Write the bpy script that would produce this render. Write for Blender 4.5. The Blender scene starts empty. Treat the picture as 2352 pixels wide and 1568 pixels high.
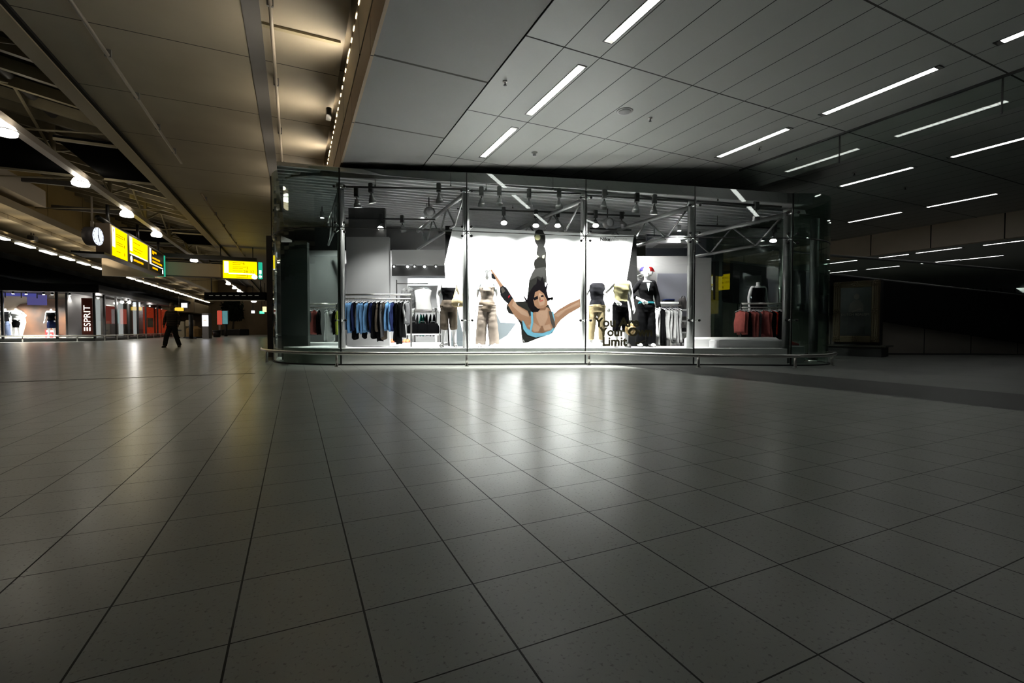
import bpy, bmesh, math, random
from mathutils import Vector, Matrix
random.seed(7)
S = bpy.context.scene
COL = S.collection
PI = math.pi
# ------------------------------------------------------------------ camera, world, exposure
FPX, CAMH, PITCH, GA = 1066.54, 0.7286, -0.0264, 0.4372     # focal in px of a 2352 px frame; GA = turn of the hall's grid
cam_d = bpy.data.cameras.new('camera'); cam_d.sensor_width = 36; cam_d.lens = FPX / 2352 * 36
cam_d.clip_start = 0.05; cam_d.clip_end = 400
cam = bpy.data.objects.new('camera', cam_d); COL.objects.link(cam)
cam.location = (0, 0, CAMH); cam.rotation_euler = (PI / 2 + PITCH, 0, 0)
S.camera = cam
S.view_settings.view_transform = 'Standard'; S.view_settings.look = 'None'
S.view_settings.exposure = 0.35; S.view_settings.gamma = 1.0; S.view_settings.use_curve_mapping = False
W = bpy.data.worlds.new('night'); S.world = W; W.use_nodes = True
W.node_tree.nodes['Background'].inputs[0].default_value = (0.5, 0.55, 0.6, 1)
W.node_tree.nodes['Background'].inputs[1].default_value = 0.004
STRIP_E = 6.5          # hall ceiling strips
SPOT_W, SHOP_W = 2500.0, 400.0          # shop track spots: on the poster / general
PEND_W, COVE_E, FLUO_E = 3.6, 2.6, 5.0
try:
    S.cycles.use_denoising = True
    S.cycles.max_bounces = 7; S.cycles.transparent_max_bounces = 24
    S.cycles.caustics_reflective = False; S.cycles.caustics_refractive = False
    S.cycles.sample_clamp_indirect = 10.0
except Exception: pass

# ------------------------------------------------------------------ helpers
def G(x, y, z=0.0):                    # hall grid -> world
    c, s = math.cos(GA), math.sin(GA)
    return Vector((x * c - y * s, x * s + y * c, z))
def ray(px, py):
    v = -(py - 784) / FPX
    return Vector(((px - 1176) / FPX, math.cos(PITCH) - v * math.sin(PITCH), math.sin(PITCH) + v * math.cos(PITCH)))
def at(px, py, Y):                     # point of the place seen at a pixel, Y metres ahead
    d = ray(px, py); return Vector((0, 0, CAMH)) + d * (Y / d.y)
def atz(px, py, z):
    d = ray(px, py); return Vector((0, 0, CAMH)) + d * ((z - CAMH) / d.z)
MATS = {}
def mat(name, col, rough=0.5, metal=0.0, spec=0.5, noise=0.0, nscale=8.0, bump=0.0, emit=0.0, ecol=None, sheen=0.0):
    if name in MATS: return MATS[name]
    m = bpy.data.materials.new(name); m.use_nodes = True; nt = m.node_tree; b = nt.nodes['Principled BSDF']
    b.inputs['Base Color'].default_value = (*col, 1); b.inputs['Roughness'].default_value = rough
    b.inputs['Metallic'].default_value = metal; b.inputs['Specular IOR Level'].default_value = spec
    if sheen: b.inputs['Sheen Weight'].default_value = sheen
    if emit:
        b.inputs['Emission Color'].default_value = (*(ecol or col), 1); b.inputs['Emission Strength'].default_value = emit
    if noise or bump:
        tc = nt.nodes.new('ShaderNodeTexCoord'); n = nt.nodes.new('ShaderNodeTexNoise')
        n.inputs['Scale'].default_value = nscale; n.inputs['Detail'].default_value = 4
        nt.links.new(tc.outputs['Object'], n.inputs['Vector'])
        if noise:
            r = nt.nodes.new('ShaderNodeMapRange'); r.inputs[1].default_value = .25; r.inputs[2].default_value = .75
            r.inputs[3].default_value = 1 - noise; r.inputs[4].default_value = 1 + noise
            nt.links.new(n.outputs[0], r.inputs[0])
            mx = nt.nodes.new('ShaderNodeVectorMath'); mx.operation = 'SCALE'; mx.inputs[0].default_value = col
            nt.links.new(r.outputs[0], mx.inputs['Scale']); nt.links.new(mx.outputs[0], b.inputs['Base Color'])
        if bump:
            bp = nt.nodes.new('ShaderNodeBump'); bp.inputs['Strength'].default_value = bump; bp.inputs['Distance'].default_value = .02
            nt.links.new(n.outputs[0], bp.inputs['Height']); nt.links.new(bp.outputs[0], b.inputs['Normal'])
    MATS[name] = m; return m
def emat(name, col, strength):
    if name in MATS: return MATS[name]
    m = bpy.data.materials.new(name); m.use_nodes = True; nt = m.node_tree; nt.nodes.clear()
    o = nt.nodes.new('ShaderNodeOutputMaterial'); e = nt.nodes.new('ShaderNodeEmission')
    e.inputs[0].default_value = (*col, 1); e.inputs[1].default_value = strength
    nt.links.new(e.outputs[0], o.inputs[0]); MATS[name] = m; return m
def glass_mat(name, tint, f0=0.045, rough=0.0):
    m = bpy.data.materials.new(name); m.use_nodes = True; nt = m.node_tree; nt.nodes.clear(); N = nt.nodes.new; L = nt.links.new
    o = N('ShaderNodeOutputMaterial'); t = N('ShaderNodeBsdfTransparent'); t.inputs[0].default_value = (*tint, 1)
    g = N('ShaderNodeBsdfGlossy'); g.inputs['Roughness'].default_value = rough; g.inputs[0].default_value = (.95, 1, .97, 1)
    ge = N('ShaderNodeNewGeometry'); d = N('ShaderNodeVectorMath'); d.operation = 'DOT_PRODUCT'
    L(ge.outputs['Normal'], d.inputs[0]); L(ge.outputs['Incoming'], d.inputs[1])
    a = N('ShaderNodeMath'); a.operation = 'ABSOLUTE'; L(d.outputs['Value'], a.inputs[0])
    s = N('ShaderNodeMath'); s.operation = 'SUBTRACT'; s.inputs[0].default_value = 1; L(a.outputs[0], s.inputs[1])
    p = N('ShaderNodeMath'); p.operation = 'POWER'; p.inputs[1].default_value = 5; L(s.outputs[0], p.inputs[0])
    r = N('ShaderNodeMath'); r.operation = 'MULTIPLY_ADD'; r.inputs[1].default_value = 1 - f0; r.inputs[2].default_value = f0; L(p.outputs[0], r.inputs[0])
    x = N('ShaderNodeMixShader'); L(r.outputs[0], x.inputs[0]); L(t.outputs[0], x.inputs[1]); L(g.outputs[0], x.inputs[2]); L(x.outputs[0], o.inputs[0])
    MATS[name] = m; return m
def lines_mat(name, base, line, xs, ys, x0, y0, w, rough=0.5, spec=0.5, speck=0.0, noise=0.05, wall=False, wy=None):
    """panels or tiles with joints: lines every xs / ys of the object's own X / Y (or X / Z on a wall)"""
    m = bpy.data.materials.new(name); m.use_nodes = True; nt = m.node_tree; b = nt.nodes['Principled BSDF']; N = nt.nodes.new; L = nt.links.new
    b.inputs['Roughness'].default_value = rough; b.inputs['Specular IOR Level'].default_value = spec
    tc = N('ShaderNodeTexCoord'); sp = N('ShaderNodeSeparateXYZ'); L(tc.outputs['Object'], sp.inputs[0])
    masks = []
    for out, step, off, ww in ((0, xs, x0, w), (2 if wall else 1, ys, y0, wy or w)):
        if not step: continue
        a = N('ShaderNodeMath'); a.operation = 'SUBTRACT'; L(sp.outputs[out], a.inputs[0]); a.inputs[1].default_value = off
        pp = N('ShaderNodeMath'); pp.operation = 'PINGPONG'; L(a.outputs[0], pp.inputs[0]); pp.inputs[1].default_value = step / 2
        lt = N('ShaderNodeMath'); lt.operation = 'LESS_THAN'; L(pp.outputs[0], lt.inputs[0]); lt.inputs[1].default_value = ww / 2
        masks.append(lt)
    mk = masks[0].outputs[0]
    if len(masks) > 1:
        mx = N('ShaderNodeMath'); mx.operation = 'MAXIMUM'; L(masks[0].outputs[0], mx.inputs[0]); L(masks[1].outputs[0], mx.inputs[1]); mk = mx.outputs[0]
    n = N('ShaderNodeTexNoise'); n.inputs['Scale'].default_value = 1.3; n.inputs['Detail'].default_value = 5; L(tc.outputs['Object'], n.inputs['Vector'])
    r = N('ShaderNodeMapRange'); r.inputs[1].default_value = .3; r.inputs[2].default_value = .7; r.inputs[3].default_value = 1 - noise; r.inputs[4].default_value = 1 + noise
    L(n.outputs[0], r.inputs[0])
    sc = N('ShaderNodeVectorMath'); sc.operation = 'SCALE'; sc.inputs[0].default_value = base; L(r.outputs[0], sc.inputs['Scale'])
    colr = sc.outputs[0]
    if speck:
        v = N('ShaderNodeTexNoise'); v.inputs['Scale'].default_value = 95; v.inputs['Detail'].default_value = 2; L(tc.outputs['Object'], v.inputs['Vector'])
        q = N('ShaderNodeMapRange'); q.inputs[1].default_value = .60; q.inputs[2].default_value = .72; q.inputs[3].default_value = 1; q.inputs[4].default_value = 1 - speck
        L(v.outputs[0], q.inputs[0]); s2 = N('ShaderNodeVectorMath'); s2.operation = 'SCALE'; L(colr, s2.inputs[0]); L(q.outputs[0], s2.inputs['Scale']); colr = s2.outputs[0]
    mc = N('ShaderNodeMix'); mc.data_type = 'RGBA'; L(mk, mc.inputs[0]); L(colr, mc.inputs[6]); mc.inputs[7].default_value = (*line, 1)
    L(mc.outputs[2], b.inputs['Base Color'])
    rr = N('ShaderNodeMath'); rr.operation = 'MULTIPLY_ADD'; rr.inputs[1].default_value = .5; rr.inputs[2].default_value = rough; L(mk, rr.inputs[0]); L(rr.outputs[0], b.inputs['Roughness'])
    MATS[name] = m; return m

class MB:
    """collects shapes into ONE mesh"""
    def __init__(s): s.v = []; s.f = []; s.m = []; s.sm = []; s.mi = 0
    def add(s, vs, fs, smooth=False):
        o = len(s.v); s.v += [tuple(v) for v in vs]
        for f in fs: s.f.append([i + o for i in f]); s.m.append(s.mi); s.sm.append(smooth)
        return s
    def mat(s, i): s.mi = i; return s
    def box(s, a, b, M=None):
        x0, y0, z0 = a; x1, y1, z1 = b
        vs = [Vector(p) for p in ((x0, y0, z0), (x1, y0, z0), (x1, y1, z0), (x0, y1, z0), (x0, y0, z1), (x1, y0, z1), (x1, y1, z1), (x0, y1, z1))]
        if M: vs = [M @ v for v in vs]
        return s.add(vs, [(0, 3, 2, 1), (4, 5, 6, 7), (0, 1, 5, 4), (1, 2, 6, 5), (2, 3, 7, 6), (3, 0, 4, 7)])
    def bbox(s, a, b, r=0.01):           # box with chamfered vertical and top edges
        x0, y0, z0 = a; x1, y1, z1 = b
        def rg(z, i): return [(x0 + r + i, y0 + i, z), (x1 - r - i, y0 + i, z), (x1 - i, y0 + r + i, z), (x1 - i, y1 - r - i, z), (x1 - r - i, y1 - i, z), (x0 + r + i, y1 - i, z), (x0 + i, y1 - r - i, z), (x0 + i, y0 + r + i, z)]
        vs = rg(z0, 0) + rg(z1 - r, 0) + rg(z1, r)
        fs = [tuple(range(7, -1, -1)), tuple(range(16, 24))]
        for k in (0, 8): fs += [(k + i, k + (i + 1) % 8, k + 8 + (i + 1) % 8, k + 8 + i) for i in range(8)]
        return s.add(vs, fs)
    def tube(s, pts, r, n=10, closed=False, cap=True):
        pts = [Vector(p) for p in pts]; N = len(pts); rs = r if isinstance(r, (list, tuple)) else [r] * N
        vs = []; fs = []; up = None
        for i, p in enumerate(pts):
            a = pts[(i - 1) % N] if (i or closed) else p; c = pts[(i + 1) % N] if (i < N - 1 or closed) else p
            t = (c - a).normalized() if (c - a).length > 1e-9 else Vector((0, 0, 1))
            if up is None: up = Vector((0, 0, 1)) if abs(t.z) < .9 else Vector((1, 0, 0))
            sx = t.cross(up); sx = sx.normalized() if sx.length > 1e-6 else t.orthogonal().normalized(); uy = sx.cross(t).normalized(); up = uy
            q = rs[i]; qa, qb = q if isinstance(q, (list, tuple)) else (q, q)
            for k in range(n): an = 2 * PI * k / n; vs.append(p + sx * math.cos(an) * qa + uy * math.sin(an) * qb)
        for i in range(N if closed else N - 1):
            j = (i + 1) % N
            for k in range(n): fs.append((i * n + k, i * n + (k + 1) % n, j * n + (k + 1) % n, j * n + k))
        if not closed and cap: fs += [tuple(range(n - 1, -1, -1)), tuple(range((N - 1) * n, N * n))]
        return s.add(vs, fs, n > 6)
    def cyl(s, a, b, r0, r1=None, n=16): return s.tube([a, b], [r0, r0 if r1 is None else r1], n)
    def rings(s, rs, n=20):              # loft of ellipses: (z, cx, cy, a, b)
        vs = []; fs = []
        for (z, cx, cy, a, b) in rs:
            for k in range(n): an = 2 * PI * k / n; vs.append((cx + a * math.cos(an), cy + b * math.sin(an), z))
        for i in range(len(rs) - 1):
            for k in range(n): fs.append((i * n + k, i * n + (k + 1) % n, (i + 1) * n + (k + 1) % n, (i + 1) * n + k))
        fs += [tuple(range(n - 1, -1, -1)), tuple(range((len(rs) - 1) * n, len(rs) * n))]
        return s.add(vs, fs, True)
    def ball(s, c, r, n=12):
        c = Vector(c); ra = r if isinstance(r, (list, tuple)) else (r, r, r); rs = []
        for i in range(n // 2 + 1):
            t = PI * i / (n // 2); k = max(math.sin(t), .02); rs.append((c.z - ra[2] * math.cos(t), c.x, c.y, ra[0] * k, ra[1] * k))
        return s.rings(rs, n)
    def prism(s, poly, h0, h1, f=None):  # polygon (2-D) extruded; f maps (u, v, h) -> point
        f = f or (lambda u, v, h: (u, v, h)); n = len(poly)
        if sum(poly[i][0] * poly[(i + 1) % n][1] - poly[(i + 1) % n][0] * poly[i][1] for i in range(n)) < 0: poly = poly[::-1]
        vs = [f(u, v, h0) for u, v in poly] + [f(u, v, h1) for u, v in poly]
        return s.add(vs, [tuple(range(n - 1, -1, -1)), tuple(range(n, 2 * n))] + [(i, (i + 1) % n, n + (i + 1) % n, n + i) for i in range(n)])
    def mesh(s, name, mats):
        me = bpy.data.meshes.new(name); me.from_pydata(s.v, [], s.f)
        for m in (mats if isinstance(mats, (list, tuple)) else [mats]): me.materials.append(m)
        me.polygons.foreach_set('material_index', s.m); me.polygons.foreach_set('use_smooth', s.sm); me.update()
        return me
    def build(s, name, mats, parent=None, loc=(0, 0, 0), rz=0.0, label=None):
        me = s.mesh(name, mats)
        bm = bmesh.new(); bm.from_mesh(me); bmesh.ops.recalc_face_normals(bm, faces=bm.faces); bm.to_mesh(me); bm.free()
        return link(name, me, parent, loc, rz, label)
def link(name, me, parent=None, loc=(0, 0, 0), rz=0.0, label=None):
    o = bpy.data.objects.new(name, me); COL.objects.link(o); o.location = loc; o.rotation_euler = (0, 0, rz)
    if parent: o.parent = parent
    if label: o['label'] = label
    return o
def tag(o, label, cat, group=None, kind=None):
    o['label'] = label; o['category'] = cat
    if group: o['group'] = group
    if kind: o['kind'] = kind
    return o
def thing(name, label, cat, loc=(0, 0, 0), rz=0.0, group=None):
    o = bpy.data.objects.new(name, None); COL.objects.link(o); o.empty_display_size = .1
    o.location = loc; o.rotation_euler = (0, 0, rz); return tag(o, label, cat, group)
def struct(name, mb, m, label=None, cat='structure', rz=0.0, parent=None, loc=(0, 0, 0)):
    o = mb.build(name, m, parent, loc, rz); o['kind'] = 'structure'
    if parent is None:
        o['label'] = label or name.replace('_', ' ') + ' of the airport hall'; o['category'] = cat
    return o
def dup(root, loc=None, rz=None, label=None, group=None):
    r = root.copy(); COL.objects.link(r)
    if loc is not None: r.location = loc
    if rz is not None: r.rotation_euler = (0, 0, rz)
    if label: r['label'] = label
    if group: r['group'] = group
    for ch in list(root.children):
        c = ch.copy(); COL.objects.link(c); c.parent = r
        for g in list(ch.children):
            d = g.copy(); COL.objects.link(d); d.parent = c
    return r
def ordw(i): return ['first', 'second', 'third', 'fourth', 'fifth', 'sixth', 'seventh', 'eighth', 'ninth', 'tenth', 'eleventh', 'twelfth', 'thirteenth', 'fourteenth', 'fifteenth', 'sixteenth', 'seventeenth', 'eighteenth', 'nineteenth', 'twentieth'][i] if i < 20 else f'{i + 1}th'
def text_shape(txt, size, ext=.002, align='LEFT', bold=0.0):
    cu = bpy.data.curves.new('lettering', 'FONT'); cu.body = txt; cu.size = size; cu.extrude = ext; cu.offset = bold; cu.align_x = align; cu.resolution_u = 3
    o = bpy.data.objects.new('lettering', cu); COL.objects.link(o); bpy.context.view_layer.update()
    dg = bpy.context.evaluated_depsgraph_get(); me = bpy.data.meshes.new_from_object(o.evaluated_get(dg))
    v = [tuple(x.co) for x in me.vertices]; f = [tuple(p.vertices) for p in me.polygons]
    bpy.data.objects.remove(o); bpy.data.curves.remove(cu); bpy.data.meshes.remove(me); return v, f
def put_text(mb, txt, size, org, ux=(1, 0, 0), uy=(0, 0, 1), ext=.002, align='LEFT', stretch=1.0, bold=0.0):
    v, f = text_shape(txt, size, ext, align, bold); org, ux, uy = Vector(org), Vector(ux).normalized(), Vector(uy).normalized(); uz = ux.cross(uy)
    mb.add([org + ux * (p[0] * stretch) + uy * p[1] + uz * p[2] for p in v], f); return mb
def lamp(kind, name, parent, loc, power, col=(1, 1, 1), size=.05, spot=None, aim=None, blend=.5):
    l = bpy.data.lights.new(name, kind); l.energy = power; l.color = col
    if kind in ('SPOT', 'POINT'): l.shadow_soft_size = size
    if kind == 'SPOT': l.spot_size = spot; l.spot_blend = blend
    if kind == 'AREA':
        l.shape = 'RECTANGLE'; l.size, l.size_y = size
    o = bpy.data.objects.new(name, l); COL.objects.link(o); o.location = loc
    if aim is not None: o.rotation_euler = Vector(aim).to_track_quat('-Z', 'Y').to_euler()
    if parent: o.parent = parent
    return o
# ------------------------------------------------------------------ materials
TILE = 0.3
M_floor = lines_mat('floor_tiles', (.39, .40, .37), (.03, .03, .027), TILE, TILE, -2.4878 * TILE, 3.1168 * TILE, .0052, rough=.27, spec=.45, speck=.35, noise=.06, wy=.0038)
M_inlay = mat('dark_stone', (.045, .045, .043), .4, noise=.1, nscale=3)
M_floor2 = lines_mat('ramp_floor', (.22, .226, .214), (.08, .08, .08), 1.2, 0, 0, 0, .006, rough=.38, spec=.35, noise=.08)
M_ceil = lines_mat('grey_metal_panels', (.39, .40, .38), (.035, .033, .03), .517, 1.99, 2.44, 4.85, .014, rough=.42, spec=.4, noise=.03, wy=.022)
M_ceil2 = lines_mat('wide_grey_panels', (.23, .23, .222), (.06, .055, .05), 0, 2.05, 0, 6.0, .04, rough=.6, noise=.03)
M_brown = lines_mat('brown_fascia', (.38, .28, .19), (.02, .018, .015), 0, 2.05, 0, 6.0, .02, rough=.6, noise=.04)
M_beige = lines_mat('beige_fascia', (.60, .51, .38), (.06, .05, .04), 0, 2.4, 0, 7.05, .03, rough=.6, noise=.04)
M_vault = lines_mat('beige_ceiling_panels', (.32, .28, .22), (.05, .045, .04), 0, 2.4, 0, 9.45, .022, rough=.6, noise=.05)
M_black = mat('black_paint', (.008, .008, .009), .5)
M_dark = mat('dark_grey_paint', (.035, .034, .033), .55)
M_gap = mat('dark_gap', (.006, .006, .006), .9)
M_grey = mat('grey_paint', (.20, .20, .20), .5)
M_pipe = mat('painted_pipe', (.38, .33, .27), .45)
M_joist = mat('tan_roof_steel', (.27, .235, .155), .6, noise=.15, nscale=4)
M_deck = mat('dark_roof_deck', (.05, .045, .035), .8)
M_white = mat('white_paint', (.78, .78, .78), .45)
M_white2 = mat('soft_white_paint', (.60, .60, .61), .5)
M_steel = mat('brushed_steel', (.62, .60, .57), .28, metal=1.0, noise=.08, nscale=30)
M_chrome = mat('polished_steel', (.75, .75, .75), .12, metal=1.0)
M_col = mat('silver_column_paint', (.14, .143, .14), .3, metal=.3)
M_corr = mat('galvanised_deck', (.62, .63, .63), .32, metal=.55)
M_track = mat('black_track', (.012, .012, .012), .4)
M_strip = emat('strip_tube', (1.0, 1.0, .97), STRIP_E)
M_bulb = emat('spot_bulb', (1, .98, .93), 40)
M_glass = glass_mat('shop_glass', (.965, .985, .975))
M_glassg = glass_mat('green_bent_glass', (.78, .86, .82), .06)
M_curt = glass_mat('smoke_curtain_glass', (.93, .96, .94), .05)
M_sealant = mat('black_sealant', (.01, .012, .01), .4)
M_yellow = emat('lit_yellow', (1.0, .70, .0), 1.5)
M_signw = emat('lit_white', (1, 1, 1), 1.6)
M_signtx = emat('sign_print', (.50, .27, 0), .8); M_signdg = emat('sign_digits', (.25, .14, 0), .8)
M_signor = emat('lit_orange_text', (1, .42, 0), 1.2)
M_green = emat('lit_green', (.02, .45, .27), .9)
M_blank = mat('blank_sign_panel', (.72, .60, .46), .5)
MQ = mat('mannequin_white', (.84, .84, .85), .4)
def cloth(name, c, n=.12): return mat('cloth_' + name, c, .95, spec=.02, noise=n, nscale=14, bump=.25)
HR = GA                                       # rotation of everything that follows the hall grid

# ------------------------------------------------------------------ the hall: floors
b = MB(); b.add([(-45, -8, 0), (5.88, -8, 0), (5.88, 95, 0), (-45, 95, 0)], [(0, 1, 2, 3)]);
struct('floor', b, M_floor, 'grey speckled stone tile floor of the hall', 'floor', HR)
b = MB(); b.box((5.88, -8, -.05), (7.38, 8.6, 0)); struct('floor_inlay', b, M_inlay, 'dark stone band crossing the floor before the shop', 'floor', HR)
b = MB(); b.box((7.38, -8, -.05), (40, 95, 0)); b.box((5.88, 8.6, -.05), (7.38, 95, 0)); struct('floor_ramp', b, M_floor2, 'plain grey floor beyond the dark band', 'floor', HR)
b = MB(); b.box((-30, 8.72, .0005), (-.6, 8.76, .003)); struct('trim_1', b, M_dark, 'dark expansion joint across the tiles', 'trim', HR)
# grey ceiling on the right
b = MB(); b.box((2.44, -8, 0), (18.75, 40, .12)); struct('ceiling', b, M_ceil, 'grey ceiling of long metal panels', 'ceiling', HR, loc=(0, 0, 4.1))
b = MB(); b.box((.92, -8, .012), (2.432, 40, .13)); struct('ceiling_wide', b, M_ceil2, 'band of wide grey ceiling panels', 'ceiling', HR, loc=(0, 0, 4.1))
b = MB(); b.box((18.7, -8, 3.36), (18.95, 40, 4.1)); struct('wall_bulkhead', b, lines_mat('tan_bulkhead', (.80, .68, .56), (.02, .018, .015), 0, 1.73, 0, 6.23, .03, rough=.6), 'tan bulkhead between the two grey ceilings', 'wall', HR)
b = MB(); b.box((18.95, -8, 3.36), (42, 60, 3.45)); struct('ceiling_low', b, mat('low_ceiling_grey', (.65, .67, .63), .5), 'lower grey ceiling beyond the tan bulkhead', 'ceiling', HR)
# edge of the grey ceiling: fascias
b = MB(); b.box((.88, -8, 4.1), (.919, 40, 4.6)); struct('wall_fascia', b, M_brown, 'brown fascia along the grey ceiling edge', 'wall', HR)
b = MB(); b.box((.90, -8, 4.6), (.96, 40, 4.66)); struct('trim_2', b, M_gap, 'black shadow gap above the brown fascia', 'trim', HR)
b = MB(); b.box((.88, -8, 4.66), (.93, 40, 5.36)); struct('wall_fascia_upper', b, M_beige, 'beige upper fascia beside the lit ceiling', 'wall', HR)
b = MB(); b.box((-3.75, -8, 5.5), (.80, 75, 5.62)); struct('ceiling_beige', b, M_vault, 'beige panelled ceiling lit from its edge', 'ceiling', HR)
b = MB(); b.box((.93, -8, 5.36), (1.3, 40, 5.7)); b.box((.78, -8, 5.62), (.94, 40, 5.66)); struct('wall_cove', b, M_beige, 'back of the light cove', 'wall', HR)
b = MB(); b.box((-.66, -8, 5.485), (-.42, 75, 5.51)); struct('trim_3', b, mat('grey_strip', (.13, .125, .125), .6), 'dark grey strip along the beige ceiling', 'trim', HR)  # long narrow strip, darker grey than the ceiling panels
b = MB(); b.box((-4.12, -8, 5.42), (-3.82, 75, 5.75)); struct('beam_edge', b, mat('brown_beam', (.30, .25, .17), .6), 'brown edge beam between beige ceiling and open roof', 'beam', HR)
b = MB(); b.box((-3.82, -8, 5.45), (-3.75, 75, 5.75)); struct('trim_4', b, M_gap, 'black gap beside the edge beam', 'trim', HR)
b = MB(); b.box((-.4, 8.28, 5.46), (.74, 8.36, 5.5)); struct('trim_5', b, M_joist, 'batten across the beige ceiling panel joint', 'trim', HR)
t = thing('cove_light', 'row of small cove lights along the beige fascia top', 'light', (0, 0, 0), HR)
b = MB(); b.box((.86, 4.9, 5.36), (.885, 19.9, 5.368)); b.build('lamp_rail', M_beige, t)
for k in range(46): b = MB(); b.box((.866, 5 + k * .32, 5.338), (.88, 5.11 + k * .32, 5.36)); b.build('small_lamp', emat('cove_lamp', (1, .80, .50), COVE_E), t)
for k in range(6):
    lamp('AREA', 'cove_glow', t, (.845, 6.0 + k * 2.4, 5.24), 19.0, (1, .88, .68), (.05, 2.3), aim=(-.6, 0, .6)).data.spread = math.radians(145)
# pipes under the beige ceiling
def pipe(x, y0, y1, z, r, label, m):
    t = thing('ceiling_pipe', label, 'pipe', G(x, y0, z), HR, 'pipes under the beige ceiling')
    b = MB(); b.cyl((0, 0, 0), (0, y1 - y0, 0), r, n=12); b.build('pipe_run', m, t)
    y = y0 + .8
    while y < y1 - .3:
        b = MB(); b.box((-r * 1.6, y - y0, -r * .9), (r * 1.6, y - y0 + .035, 5.5 - z)); b.build('bracket', M_grey, t); y += 1.6 if y1 - y0 < 14 else 2.4
pipe(-.27, 2, 24, 5.38, .028, 'pale pipe nearest the cove lights on the beige ceiling', M_pipe)
pipe(-2.84, 3, 15.9, 5.4, .03, 'grey pipe on the beige ceiling nearest the camera, left of the pale one', mat('grey_pipe', (.22, .20, .18), .5))
pipe(-2.88, 19.2, 52, 5.4, .03, 'far length of thin pipe on the beige ceiling above the yellow sign', mat('tan_pipe', (.34, .27, .18), .5))
t = thing('ceiling_floodlight', 'small black floodlight on the cove edge above the shop', 'floodlight', G(.70, 10.7, 5.3), HR)
b = MB(); b.bbox((-.05, -.16, -.08), (.05, .16, .08), .015); b.build('lamp_body', M_track, t); b = MB(); b.cyl((.0, .2, .0), (0, .2, .2), .04); b.build('bracket', M_track, t)

# ------------------------------------------------------------------ recessed strip lights
def strip_light(x, y, z, label, L=1.5):
    t = thing('strip_light', label, 'ceiling light', G(x, y, z), HR, 'recessed strip lights of the grey ceiling')
    b = MB(); w = .055
    b.box((-w - .012, -L / 2 - .012, -.006), (w + .012, -L / 2, .001)); b.box((-w - .012, L / 2, -.006), (w + .012, L / 2 + .012, .001))
    b.box((-w - .012, -L / 2, -.006), (-w, L / 2, .001)); b.box((w, -L / 2, -.006), (w + .012, L / 2, .001)); b.build('frame', M_dark, t)
    b = MB(); b.box((-w, -L / 2 + .05, -.004), (w, L / 2 - .05, -.001)); df = b.build('diffuser', M_strip, t)
    for y0 in (-L / 2, L / 2 - .05): b = MB(); b.box((-w, y0, -.005), (w, y0 + .05, -.001)); b.build('end_reflector', M_steel, t)
    b = MB()
    for k in range(1, 16): b.box((-w, -L / 2 + .05 + k * .0875, -.012), (w, -L / 2 + .053 + k * .0875, -.004))
    b.build('louver', M_chrome, df)
rows = [(3.37, [('above the shop front', 7.85), ('in the middle of its row', 5.84), ('nearest the camera', 3.8)], 'leftmost row'),
        (7.55, [('closest to the shop', 5.9), ('in front of the hanging glass', 3.9), ('at the frame corner', 1.88)], 'second row'),
        (11.7, [('closest to the shop', 6.02), ('farther from the shop', 3.98)], 'row behind the hanging glass'),
        (15.87, [('closest to the shop', 8.16), ('farther from the shop', 6.15)], 'row nearest the tan bulkhead')]
for x, ls, rn in rows:
    for s_, y in ls: strip_light(x, y, 4.1, f'white strip light {s_}, {rn} of the ceiling')
for i, (x, y) in enumerate([(19.5, 8.1), (19.6, 6.4), (19.55, 9.55), (19.45, 11.15), (22.9, 8.25), (22.8, 9.4), (22.8, 11.35), (22.7, 12.9)]):
    strip_light(x, y, 3.36, f'strip light under the lower ceiling beyond the tan bulkhead, {ordw(i % 4)} of its {"nearer" if i < 4 else "farther"} row', 1.3)
# hanging glass smoke curtain
t = thing('glass_smoke_curtain', 'clear glass sheet hanging under the grey ceiling, mirroring the strip lights', 'glass panel', G(8.56, 0, 0), HR)
for (y0, y1) in ((.9, 2.9), (2.92, 4.94), (4.96, 6.94)):
    b = MB(); b.box((-.006, y0, 3.62), (.006, y1, 4.1)); b.build('glass_sheet', M_curt, t)
b = MB(); b.box((-.02, .9, 4.07), (.02, 6.94, 4.1)); b.build('top_rail', M_dark, t)
for y in (2.91, 4.95):
    b = MB(); b.box((-.009, y - .008, 3.6), (.009, y + .008, 4.1)); b.build('joint_strip', M_dark, t)
# ceiling fittings
def sprinkler(x, y, label):
    t = thing('sprinkler', label, 'sprinkler', G(x, y, 4.1), HR, 'ceiling sprinklers')
    b = MB(); b.cyl((0, 0, 0), (0, 0, -.012), .034, .028); b.build('rosette', M_steel, t)
    b = MB(); b.cyl((0, 0, -.01), (0, 0, -.05), .009); b.cyl((0, 0, -.05), (0, 0, -.054), .022); b.build('nozzle', M_dark, t)
for x, y, w in [(2.63, 5.85, 'left of the first strip light'), (5.18, 5.87, 'beside the round ceiling speaker'), (7.84, 5.94, 'just before the hanging glass'), (8.95, 5.97, 'just behind the hanging glass'), (10.97, 6.03, 'between hanging glass and third row of lights'), (13.17, 6.12, 'between the third and last rows of lights')]:
    sprinkler(x, y, f'small sprinkler head in the grey ceiling, {w}')
t = thing('ceiling_speaker', 'round speaker grille flush in the grey ceiling', 'speaker', G(4.66, 5.85, 4.1), HR)
b = MB(); b.cyl((0, 0, 0), (0, 0, -.012), .125, .115, 28); b.build('rim', M_white2, t); b = MB(); b.cyl((0, 0, -.012), (0, 0, -.016), .095, .09, 28); b.build('grille', M_grey, t)
t = thing('smoke_detector', 'white smoke detector on the ceiling above the shop', 'detector', G(4.18, 7.93, 4.1), HR)
b = MB(); b.cyl((0, 0, 0), (0, 0, -.03), .06, .055); b.build('base', M_white, t); b = MB(); b.cyl((0, 0, -.03), (0, 0, -.075), .03, .036); b.build('sensor', M_white2, t)

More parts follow.
